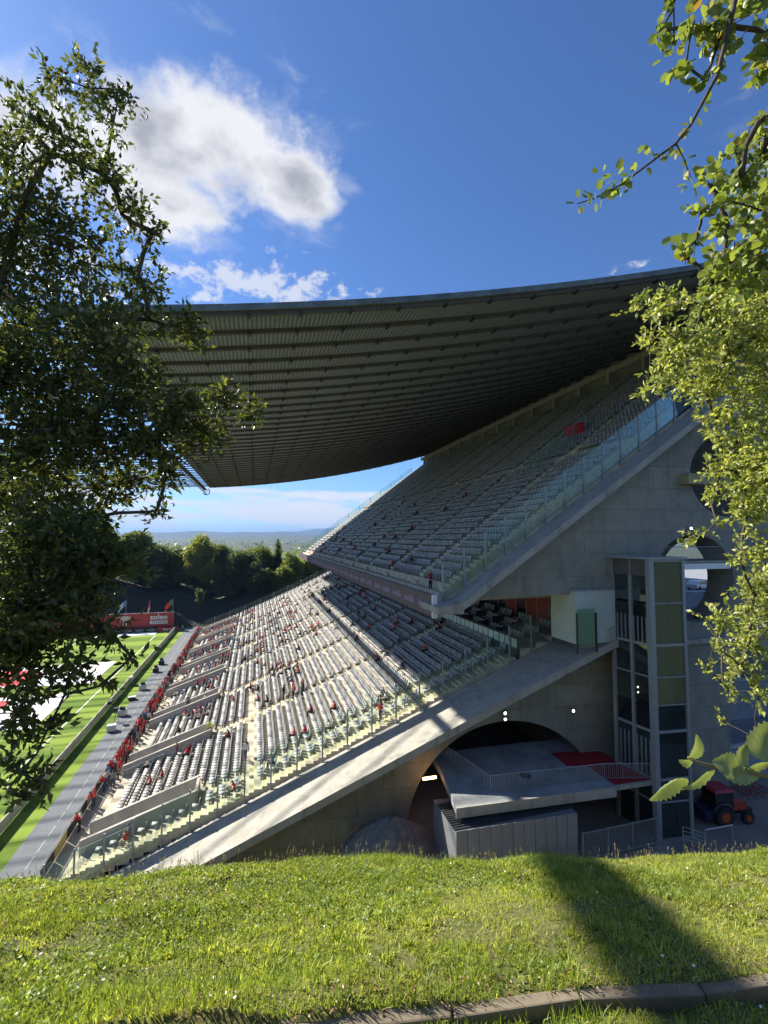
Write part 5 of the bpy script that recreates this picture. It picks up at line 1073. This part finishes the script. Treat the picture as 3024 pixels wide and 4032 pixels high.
# larger round leaves, nearer: the drooping bough at top right
BB = [(1645, 325, 42), (1600, 385, 36), (1535, 402, 26), (1645, 455, 52), (1572, 480, 32), (1515, 456, 10), (1645, 545, 52), (1565, 560, 30), (1478, 552, 12), (1500, 522, 14), (1500, 45, 34), (1560, 55, 42), (1455, 98, 18), (1482, 140, 16), (1610, 10, 34), (1425, 68, 9), (1455, 18, 22), (1545, 110, 26), (1520, 170, 16), (1700, 100, 60), (1720, 400, 80), (1690, 250, 22), (1600, 600, 50), (1540, 610, 30), (1640, 260, 16), (1590, 330, 18), (1560, 430, 22)]
bb_ = px_blobs(BB, 3.0, 1.0, 0.25)
bt = thing('roundleaf_tree', (4.6, 0.4, float(bank_z(4.0, 1.8))), 'round-leaved tree whose drooping bough hangs in at the top right corner', 'tree'); bo_ = Vector(bt.location)
rel = [(c - bo_, r) for c, r in bb_]
path = [at(1700, 0, 3.0) - bo_] + [at(u, v, 2.7) - bo_ for u, v in ((1600, -60), (1575, 60), (1548, 165), (1492, 270), (1460, 310), (1400, 355), (1340, 400), (1285, 428), (1248, 440))]
bm2 = branch_net([(0, 0, -0.4), (0.1, 0, 2.0), at(1800, 250, 3.1) - bo_, at(1700, 0, 3.0) - bo_], rel, 0.03, bt)
bm2.tube(path, [0.018, 0.016, 0.014, 0.011, 0.009, 0.008, 0.006, 0.005, 0.004, 0.003], 6, cap=False)
side = [at(u, v, 2.7) - bo_ for u, v in ((1460, 310), (1480, 350), (1492, 385))]; bm2.tube(side, [0.006, 0.004, 0.003], 5, cap=False)
p, d, s, tw = twig_leaves(rel, 800, 0.066, 9, (0.14, 0.30)); twigs(bm2, tw, 0.003, 1)
lp, ldr = [], []
for k_ in range(2, len(path) - 1):
    for j in range(7 if k_ < 4 else 6):
        a, b = path[k_], path[k_ + 1]; q = random.random(); o = Vector((random.gauss(0, 1), random.gauss(0, 1), random.gauss(0, 1))).normalized(); lp.append(a.lerp(b, q) + o * 0.02); ldr.append(o + (b - a).normalized() * 0.8)
for k_ in range(2):
    for j in range(5): a, b = side[k_], side[k_ + 1]; o = Vector((random.gauss(0, 1), random.gauss(0, 1), random.gauss(0, 1))).normalized(); lp.append(a.lerp(b, random.random()) + o * 0.015); ldr.append(o + (b - a).normalized() * 0.8)
for u, v, k_ in ((1330, 378, 7), (1345, 410, 8), (1285, 428, 4), (1300, 375, 5), (1250, 438, 4), (1400, 310, 4), (1495, 395, 7)):
    c = at(u, v, 2.7) - bo_
    for j in range(k_): o = Vector((random.gauss(0, 1), random.gauss(0, 1), random.gauss(0, 1))).normalized(); lp.append(c + o * 0.025); ldr.append(o)
p = np.concatenate([p, np.array([tuple(q) for q in lp])]); d = np.concatenate([d, np.array([tuple(q) for q in ldr])]); s = np.concatenate([s, RNG.uniform(0.035, 0.065, len(lp))])
M_L3 = leafmat('round_leaf', (0.10, 0.145, 0.04), (0.27, 0.32, 0.09), 0.45, (0.32, 0.19, 0.06))
stuff(link('crown', leaf_mesh('crown', p, d, s, 0.72, M_L3, ROUNDV, ROUNDF), bt)); bm2.build('branch', M_BARK, bt, True)
# close sprig with big toothed leaves, bottom right
sp_ = thing('leafy_sprig', at(1700, 1700, 0.95), 'close sprig of large pale toothed leaves reaching in at lower right', 'sprig'); sp0 = Vector(sp_.location); SD = 0.95
def sp_at(u, v, dd=0.0): return at(u, v, SD + dd) - sp0
MB().tube([sp_at(*q) for q in ((1760, 1700), (1690, 1685), (1620, 1668), (1560, 1660), (1510, 1648), (1486, 1636))], [0.006, 0.005, 0.0045, 0.004, 0.003, 0.002], 7).build('stem', mat('green_stem', (0.16, 0.13, 0.06), 0.6), sp_, True)
M_L4 = bpy.data.materials.new('pale_toothed_leaf'); M_L4.use_nodes = True; t = M_L4.node_tree; b = t.nodes['Principled BSDF']; b.inputs['Roughness'].default_value = 0.55
nn_ = N(t, 'ShaderNodeTexNoise'); nn_.inputs['Scale'].default_value = 45; nn_.inputs['Detail'].default_value = 6; tcc = N(t, 'ShaderNodeTexCoord'); t.links.new(tcc.outputs['Object'], nn_.inputs['Vector'])
rr_ = N(t, 'ShaderNodeValToRGB'); rr_.color_ramp.elements[0].position = 0.3; rr_.color_ramp.elements[1].position = 0.75; rr_.color_ramp.elements[0].color = (0.19, 0.24, 0.11, 1); rr_.color_ramp.elements[1].color = (0.34, 0.39, 0.20, 1); t.links.new(nn_.outputs['Fac'], rr_.inputs[0]); t.links.new(rr_.outputs[0], b.inputs['Base Color'])
trn = N(t, 'ShaderNodeBsdfTranslucent'); trn.inputs[0].default_value = (0.24, 0.30, 0.06, 1); mxx = N(t, 'ShaderNodeMixShader'); mxx.inputs[0].default_value = 0.4; om = t.nodes['Material Output']; t.links.new(b.outputs[0], mxx.inputs[1]); t.links.new(trn.outputs[0], mxx.inputs[2]); t.links.new(mxx.outputs[0], om.inputs[0])
def big_leaf(base, tip, w, bend, roll, teeth=9):
    a, c = sp_at(*base), sp_at(*tip); ax = (c - a); L_ = ax.length; ax.normalize(); nrm = (-FW * math.cos(roll) + ax.cross(FW) * math.sin(roll)).normalized(); sd = ax.cross(nrm); W = w * 1.8227 / FPX * SD
    n = teeth * 2; vs = []; rows = 5
    for i in range(n + 1):
        q = i / n; wd = W * (math.sin(math.pi * min(1, q ** 0.8 * 1.0)) ** 0.65 if 0 < q < 1 else 0.02) * (1 + (0.16 if i % 2 else -0.10)); ctr = a + ax * (L_ * q) + nrm * (bend * L_ * math.sin(math.pi * q)) + sd * (0.06 * L_ * math.sin(5 * q + roll))
        for k_ in range(rows): e = (k_ / (rows - 1) - 0.5) * 2; vs.append(ctr + sd * (e * wd * 0.5) + nrm * (0.16 * wd * abs(e) + 0.05 * wd * math.sin(6 * q + e * 3 + roll * 3)))
    MB().add(vs, [(i * rows + k_, i * rows + k_ + 1, (i + 1) * rows + k_ + 1, (i + 1) * rows + k_) for i in range(n) for k_ in range(rows - 1)]).build('leaf', M_L4, sp_, True)
for args in (((1545, 1664), (1470, 1700), 26, 0.06, 0.3, 6), ((1488, 1688), (1402, 1726), 58, -0.1, 0.5, 9), ((1488, 1640), (1507, 1586), 34, 0.1, -0.3, 9), ((1498, 1642), (1466, 1640), 26, 0.15, 0.4, 5), ((1590, 1666), (1538, 1640), 50, 0.12, -0.4, 7), ((1588, 1664), (1618, 1610), 26, -0.1, 0.3, 6), ((1612, 1620), (1700, 1575), 62, -0.12, 0.4, 8), ((1560, 1666), (1640, 1682), 34, 0.1, 0.5, 8), ((1600, 1672), (1668, 1650), 40, -0.1, -0.5, 7)): big_leaf(*args)

# ------------------------------------------------------------------ grass of the bank
def grass(n, hmin, hmax, w, mt, name, drange=(2.15, 8.4), seedn=4, s_rng=(-0.98, 0.98), mask=None):
    d = np.sqrt(RNG.uniform(drange[0] ** 2, drange[1] ** 2, n)); s = d * RNG.uniform(*s_rng, n); pn = vnoise(s, d, seedn, 1.3); fn = vnoise(s, d, seedn + 9, 5.0)
    kd = kerb_d(s); keep = ((d > kd + 0.075) | (d < kd - 0.015)) | (RNG.random(n) < 0.04)
    bare = vnoise(s, d, 31, 2.2) * 0.7 + vnoise(s, d, 32, 6.0) * 0.3 > 0.66; keep &= ~(bare & (RNG.random(n) < 0.75))
    if mask is not None: keep &= mask(s, d)
    s, d, pn, fn = s[keep], d[keep], pn[keep], fn[keep]; n = len(s); b = bank_xyz(s, d, -0.01); h = RNG.uniform(hmin, hmax, n) * (0.55 + 0.6 * pn + 0.35 * fn)
    a = RNG.uniform(0, 2 * np.pi, n); lean = RNG.normal(0, 0.42, (n, 2)) * h[:, None]; wv = np.stack([np.cos(a), np.sin(a), 0 * a], -1) * (w * RNG.uniform(0.6, 1.3, n))[:, None]
    mid = b + np.stack([lean[:, 0] * 0.35, lean[:, 1] * 0.35, h * 0.6], -1); tip = b + np.stack([lean[:, 0] * 1.1, lean[:, 1] * 1.1, h * 0.95], -1)
    v = np.stack([b - wv * 0.5, b + wv * 0.5, mid + wv * 0.4, mid - wv * 0.4, tip], 1).reshape(-1, 3); o = (np.arange(n) * 5)[:, None]
    f = np.concatenate([np.stack([o[:, 0], o[:, 0] + 1, o[:, 0] + 2], -1), np.stack([o[:, 0], o[:, 0] + 2, o[:, 0] + 3], -1), np.stack([o[:, 0] + 3, o[:, 0] + 2, o[:, 0] + 4], -1)])
    ob = link(name, npmesh(name, v, f, mt)); return ob
M_G1 = leafmat('grass_blade', (0.19, 0.24, 0.045), (0.46, 0.51, 0.12), 0.48, (0.60, 0.54, 0.26), 0.5)
M_G2 = leafmat('rank_grass_blade', (0.09, 0.15, 0.024), (0.25, 0.32, 0.06), 0.45, None, 0.45)
M_G3 = leafmat('dry_grass_blade', (0.22, 0.19, 0.07), (0.38, 0.32, 0.14), 0.3, None, 0.6)
tag(grass(200000, 0.026, 0.062, 0.008, M_G1, 'grass'), 'sunlit yellow-green meadow grass covering the bank', 'grass', kind='stuff')
tag(grass(90000, 0.05, 0.10, 0.0085, M_G2, 'rank_grass', mask=lambda s, d: vnoise(s, d, 17, 0.9) * 0.6 + vnoise(s * 0.4 + 3, d * 1.5, 18, 1.0) * 0.5 > 0.56), 'darker rank grass growing in streaks on the bank', 'grass', kind='stuff')
tag(grass(40000, 0.03, 0.08, 0.006, M_G3, 'dry_grass', mask=lambda s, d: vnoise(s, d, 23, 1.4) > 0.5), 'dry straw-coloured blades among the grass', 'grass', kind='stuff')
# coarse tufts
def tufts(nt, per, name, mt, label, hr=(0.05, 0.105)):
    dt = np.sqrt(RNG.uniform(2.2 ** 2, 7.6 ** 2, nt)); st_ = dt * RNG.uniform(-0.95, 0.95, nt); kk = (vnoise(st_, dt, 61, 1.1) > 0.42) & ((dt > kerb_d(st_) + 0.2) | (dt < kerb_d(st_) - 0.25)); dt, st_ = dt[kk], st_[kk]; nt = len(dt)
    rt_ = RNG.uniform(0.02, 0.07, nt); a = RNG.uniform(0, 6.28, (nt, per)); rr_ = rt_[:, None] * RNG.random((nt, per)); s_ = (st_[:, None] + rr_ * np.cos(a)).ravel(); d_ = (dt[:, None] + rr_ * np.sin(a)).ravel()
    n = nt * per; b = bank_xyz(s_, d_, -0.01); h = (RNG.uniform(*hr, nt)[:, None] * RNG.uniform(0.5, 1.1, (nt, per))).ravel(); ar = a.ravel(); out = (rr_ / rt_[:, None]).ravel() * 0.75
    ld = np.stack([np.cos(ar) * RT.x + np.sin(ar) * FH.x, np.cos(ar) * RT.y + np.sin(ar) * FH.y], -1) * (out * h)[:, None] + RNG.normal(0, 0.15, (n, 2)) * h[:, None]
    wa = RNG.uniform(0, 6.28, n); wv = np.stack([np.cos(wa), np.sin(wa), 0 * wa], -1) * (0.010 * RNG.uniform(0.6, 1.3, n))[:, None]
    mid = b + np.stack([ld[:, 0] * 0.4, ld[:, 1] * 0.4, h * 0.65], -1); tip = b + np.stack([ld[:, 0] * 1.2, ld[:, 1] * 1.2, h * 0.9], -1)
    v = np.stack([b - wv * 0.5, b + wv * 0.5, mid + wv * 0.45, mid - wv * 0.45, tip], 1).reshape(-1, 3); o = np.arange(n) * 5
    f = np.concatenate([np.stack([o, o + 1, o + 2], -1), np.stack([o, o + 2, o + 3], -1), np.stack([o + 3, o + 2, o + 4], -1)]); tag(link(name, npmesh(name, v, f, mt)), label, 'grass', kind='stuff')
tufts(2600, 26, 'grass_tufts', M_G1, 'coarse tufts of taller grass dotted over the bank')
tufts(1300, 22, 'dark_grass_tufts', M_G2, 'coarse dark green tufts dotted over the bank', (0.05, 0.095))
n = 160; d = np.sqrt(RNG.uniform(2.4 ** 2, 7 ** 2, n)); s = d * RNG.uniform(-0.9, 0.9, n); b = bank_xyz(s, d, 0.07)
tag(link('daisies', leaf_mesh('daisies', b, RNG.normal(size=(n, 3)) * np.array([1, 1, 0.2]), RNG.uniform(0.012, 0.02, n), 0.95, M_WHITE, ROUNDV, ROUNDF)), 'tiny white daisies scattered in the grass', 'flowers', kind='stuff')
# clover-like leaves, lower left mostly
n = 42000; d = np.sqrt(RNG.uniform(2.2 ** 2, 7.2 ** 2, n)); s = d * RNG.uniform(-0.95, 0.9, n); k_ = (vnoise(s, d, 40, 0.9) + np.clip(-s * 0.12, -0.25, 0.3) > 0.58) & (np.abs(d - kerb_d(s)) > 0.15)
s, d = s[k_], d[k_]; b = bank_xyz(s, d); b[:, 2] += RNG.uniform(0.015, 0.075, len(s)); dr = RNG.normal(size=(len(s), 3)); dr[:, 2] *= 0.35
tag(link('clover', leaf_mesh('clover', b, dr, RNG.uniform(0.015, 0.032, len(s)), 0.9, M_G2, ROUNDV, ROUNDF)), 'patches of low round clover leaves in the grass', 'ground cover', kind='stuff')
# seed stalks along the brow
def stalks():
    m_ = MB(); P_, D_, S_ = [], [], []
    for i in range(420):
        s0 = random.uniform(-5.0, 6.2); dc = 7.05 + 0.27 * (s0 - 0.5) if s0 < 0.5 else 7.05 + 0.16 * min(s0 - 0.5, 3); d0 = max(4.5, dc) + random.uniform(-0.15, 0.55)
        if random.random() < 0.12: d0 = random.uniform(3.0, 6.4)
        b = Vector(bank_xyz(s0, d0)); h = random.uniform(0.10, 0.24) * (1.6 if random.random() < 0.12 and -4 < s0 < 1 else 1); l = Vector((random.gauss(0, 0.18) * h, random.gauss(0, 0.18) * h, h)); m_.tube([b, b + l * 0.5 + Vector((0, 0, 0.01)), b + l], [0.0022, 0.0018, 0.0012], 3, cap=False)
        for j in range(8): P_.append(tuple(b + l * (0.68 + 0.04 * j))); D_.append((random.gauss(0, 1), random.gauss(0, 1), 1.2)); S_.append(random.uniform(0.012, 0.022))
    o = m_.build('seed_stalk', M_G3); tag(o, 'thin seed stalks standing along the brow of the bank', 'grass', kind='stuff'); link('seed_head', leaf_mesh('seed_head', np.array(P_), np.array(D_), np.array(S_), 0.5, M_G3), o)
stalks()
# stone kerb
kb = thing('stone_kerb', Vector(bank_xyz(1.0, 2.9)), 'weathered stone kerb crossing the grass at the bottom edge', 'kerb'); ko = Vector(kb.location)
M_KERB = concrete('weathered_stone', (0.20, 0.165, 0.115), stain=0.75, dirty=(0.05, 0.042, 0.03)); s0 = -1.7
while s0 < 5.0:
    L_ = random.uniform(0.85, 1.1); q = []
    for dz in (-0.26, 0.012):
        for a, dd in ((s0 + 0.006, 0.0), (s0 + L_ - 0.006, 0.0), (s0 + L_ - 0.006, 0.10), (s0 + 0.006, 0.10)):
            dk_ = float(kerb_d(a)); zz = float(bank_z(a, dk_ + 0.16)) + dz + random.uniform(-0.016, 0.016); q.append(Vector((a * RT.x + (dk_ + dd) * FH.x, a * RT.y + (dk_ + dd) * FH.y, zz)) - ko)
    o = MB().hexa(q).build('kerb_stone', M_KERB, kb); bv = o.modifiers.new('b', 'BEVEL'); bv.width = 0.012; bv.segments = 2; s0 += L_
# dry leaves and crumbs on the kerb
n = 900; s = RNG.uniform(-1.2, 4.2, n); dd_ = kerb_d(s) + RNG.uniform(0.02, 0.3, n); b = bank_xyz(s, np.maximum(dd_, kerb_d(s) + 0.16)); b[:, 0] += (dd_ - np.maximum(dd_, kerb_d(s) + 0.16)) * FH.x; b[:, 1] += (dd_ - np.maximum(dd_, kerb_d(s) + 0.16)) * FH.y; b[:, 2] += 0.045
tag(link('leaf_litter', leaf_mesh('leaf_litter', b, RNG.normal(size=(n, 3)) * np.array([1, 1, 0.2]), RNG.uniform(0.01, 0.03, n), 0.6, leafmat('dry_leaf', (0.16, 0.10, 0.05), (0.36, 0.25, 0.12), 0.2))), 'brown dry litter along the stone kerb', 'litter', kind='stuff')

# ------------------------------------------------------------------ trees beyond the far end
FL = [leafmat('far_leaf_a', (0.075, 0.115, 0.03), (0.21, 0.25, 0.08), 0.45), leafmat('far_leaf_b', (0.12, 0.16, 0.035), (0.34, 0.36, 0.12), 0.48), leafmat('far_leaf_c', (0.045, 0.07, 0.028), (0.13, 0.16, 0.065), 0.42)]
def ground_far(x, y):
    q = (y - 141) / 70; z = 8.5 * min(1, max(0, (q - 0.02) / 0.22)) ** 0.8 + 2.2 * math.sin(x * 0.11) * min(1, q * 5) + math.sin(x * 0.31 + q * 7) * min(1, q * 4) - 3 * max(0, q - 0.6); return z - 4.5 * max(0, (x - 2) / 50) * min(1, q * 4) - 0.6
FRONT = []
def far_tree(x, y, top, w, kind, label, conic=False, trunk=0.28):
    FRONT.append((x, label)); z0 = ground_far(x, y); h = top - z0; t_ = thing('far_tree', (x, y, z0), label, 'tree', 'trees beyond the far end'); bl_ = []; rr = random.Random(int(x * 31 + y))
    w *= 1.25 if not conic else 1.0; n = 30 if not conic else 18
    for i in range(n):
        q = rr.random() if not conic else i / n
        if conic: r = w * (1 - q) * 0.55 + 0.35; zc = h * (0.12 + 0.86 * q); a = rr.uniform(0, 6.28); bl_.append((Vector((r * 0.5 * math.cos(a), r * 0.5 * math.sin(a), zc)), r))
        else:
            zc = h * (trunk + (1 - trunk) * (0.08 + 0.86 * q)); prof = math.sin(math.pi * min(1, 0.22 + q * 0.72)) ** 0.7; a = rr.uniform(0, 6.28); rad = w * 0.62 * prof * rr.uniform(0.2, 1); bl_.append((Vector((rad * math.cos(a), rad * math.sin(a), zc)), w * rr.uniform(0.22, 0.42)))
    bm3 = branch_net([(0, 0, -0.5), (0.1, 0.05, h * trunk), (0.0, 0.1, h * 0.6)], bl_, 0.05 + h * 0.014, t_)
    p, d, s, tw = twig_leaves(bl_, 34 if not conic else 48, 0.5, 8, (0.6, 1.4)); bm3.build('branch', M_BARK, t_, True); stuff(link('crown', leaf_mesh('crown', p, d, s, 0.6, FL[kind]), t_))
for x, y, top, w, kd, lab, cn in ((-60, 168, 27, 8, 0, 'broad dark tree at the far left behind the near foliage', 0), (-47, 166, 27.5, 7.5, 1, 'pale feathery tallest tree behind the blue flag', 0), (-38, 170, 26, 6.5, 0, 'rounded dark tree right of the pale feathery one', 0), (-30, 164, 21.5, 5, 2, 'dark middle tree behind the middle flag', 0), (-24.5, 167, 22.6, 4.6, 0, 'slender dark tree above the red and green flag', 0),
        (-17, 163, 24.8, 5.2, 1, 'bright-topped tree with several bare trunks', 0), (-11, 168, 21.5, 5, 0, 'tree with bare trunks beside the bright-topped one', 0), (-4, 161, 19.6, 5.6, 2, 'dark rounded tree close above the seating edge', 0), (3, 168, 20.8, 5, 0, 'rounded tree left of the pointed conifer', 0), (7.9, 165, 25.0, 2.6, 2, 'pointed dark conifer rising above the others', 1),
        (12.5, 162, 17.5, 5, 1, 'lighter bushy tree right of the conifer', 0), (19, 166, 16.8, 5.5, 1, 'light green bush under the end of the upper tier', 0), (-53, 158, 20, 6, 2, 'dark low tree at far left under the tall trees', 0), (-8, 156, 14.5, 4.5, 2, 'low dark tree at the top of the bare slope', 0), (1, 155, 15.0, 5, 2, 'low dark bushy tree behind the far glass edge', 0), (9, 156, 13.8, 4.5, 0, 'low tree just behind the far glass edge, near the conifer', 0), (26, 168, 17, 6, 0, 'tree half hidden behind the upper tier edge', 0), (-72, 165, 26, 8, 0, 'leftmost tree mostly hidden by the near foliage', 0), (-15.5, 146.5, 9.5, 1.0, 2, 'thin young tree on the dark bare slope', 0)):
    far_tree(x, y, top, w, kd, lab, bool(cn), (0.15 if x < -20 or x > 0 else 0.3) if w > 1 else 0.5)
# far woods and scattered buildings in the valley
P_, D_, S_ = [], [], []
for i in range(9000):
    y = 240 + 2300 * random.random() ** 1.6; x = random.uniform(-0.62, 0.75) * y; cl_ = math.sin(x * 0.012 + y * 0.004) + math.sin(y * 0.013) + random.gauss(0, 0.6)
    if cl_ < 0.15: continue
    P_.append((x + random.gauss(0, 4), y, random.uniform(-0.5, 9 + y * 0.001))); D_.append((random.gauss(0, 1), random.gauss(0, 1), random.gauss(0, 0.6))); S_.append(random.uniform(5, 9))
tag(link('far_wood', leaf_mesh('far_wood', np.array(P_), np.array(D_), np.array(S_), 0.8, FL[0])), 'distant woods spread over the valley floor', 'woods', kind='stuff')
for u, v, w, lab in ((505, 1173, 26, 'long white warehouse far off in the valley, left of the conifer'), (538, 1174, 14, 'smaller white warehouse far off in the valley beside the long one'), (487, 1176, 10, 'small pale house far off in the valley')):
    q = ray(u, v); k_ = 2900 / q.y; p = q * k_; b = thing('warehouse', (p.x, 2900, -0.5), lab, 'building'); W = w * 1.8227 / FPX * 2900
    MB().box(-W / 2, W / 2, 0, W * 0.5, 0, 13).build('wall', M_WHITE, b); MB().prism([(-W / 2, 0, 13), (W / 2, 0, 13), (0, 0, 17)], (0, W * 0.5, 0)).build('roof', M_PARA, b)
    for i in range(5): MB().box(-W * 0.4 + i * W * 0.18, -W * 0.4 + i * W * 0.18 + W * 0.08, -0.4, -0.05, 2, 7).build('door', M_DARKST, b)
# parked cars in the sunlit lot behind the openings
def car(x, y, z, rz, c, label):
    k_ = thing('parked_car', (x, y, z), label, 'car', 'cars parked behind the stand', rz); pr = [(-2.1, 0.35), (2.1, 0.35), (2.1, 0.75), (1.3, 0.9), (0.6, 1.42), (-1.1, 1.45), (-1.9, 0.95), (-2.1, 0.85)]
    MB().prism([(a, -0.85, h) for a, h in pr], (0, 1.7, 0)).build('body', c, k_); MB().prism([(1.15, -0.87, 0.93), (0.55, -0.87, 1.36), (-1.05, -0.87, 1.38), (-1.6, -0.87, 0.96)], (0, 1.74, 0)).build('window', M_DGLASS, k_)
    for a in (-1.3, 1.3):
        for s in (-0.8, 0.8): MB().disc((a, s, 0.33), (0, 1, 0), 0.33, 0.2, 14).build('wheel', M_BLACK, k_)
M_CARW = mat('white_car_paint', (0.75, 0.75, 0.75), 0.25); M_CARG = mat('silver_car_paint', (0.42, 0.43, 0.45), 0.25, metal=0.6)
for x, y, rz, c, lab in ((70, 58.5, 0.2, M_CARW, 'white car parked nearest behind the round opening'), (76, 60, 0.1, M_CARG, 'silver car parked second behind the round opening'), (72, 65, 0.3, M_CARW, 'white car in the second line behind the round opening'), (82, 59, 0.0, M_CARW, 'white car glimpsed through the right foliage'), (88, 64, 0.2, M_CARG, 'silver car glimpsed at the right edge through foliage')): car(x, y, 16.6, rz, c, lab)

# second row filling the gaps of the wood
FR0 = list(FRONT)
for i, x in enumerate((-66, -56, -43, -33, -27, -20, -14, -8, -1, 4, 15, 23, 32)):
    far_tree(x, 176 + (i % 3) * 4, (22, 21, 23, 20.5, 19.5, 20, 18.5, 19, 18.5, 19, 15.5, 15, 15)[i], 6.2, (0, 2, 0, 2)[i % 4], 'second-row tree showing behind the ' + ' '.join(min(FR0, key=lambda q: abs(q[0] - x - 1.5))[1].split()[:5]) + (', left' if i % 2 else ', right'), False, 0.12)
# ------------------------------------------------------------------ air
hz = MB().box(-14200, 14200, -14200, 14200, -1.8, 260).build('haze', M_WHITE)
hm = bpy.data.materials.new('valley_haze'); hm.use_nodes = True; ht = hm.node_tree; ht.nodes.clear(); ho = N(ht, 'ShaderNodeOutputMaterial'); hv = N(ht, 'ShaderNodeVolumePrincipled')
hv.inputs['Color'].default_value = (0.22, 0.40, 0.80, 1); hv.inputs['Density'].default_value = 0.000095; hv.inputs['Anisotropy'].default_value = 0.1; ht.links.new(hv.outputs[0], ho.inputs['Volume'])
hz.data.materials.clear(); hz.data.materials.append(hm); hz['kind'] = 'stuff'; hz['label'] = 'thin bluish haze in the valley air'
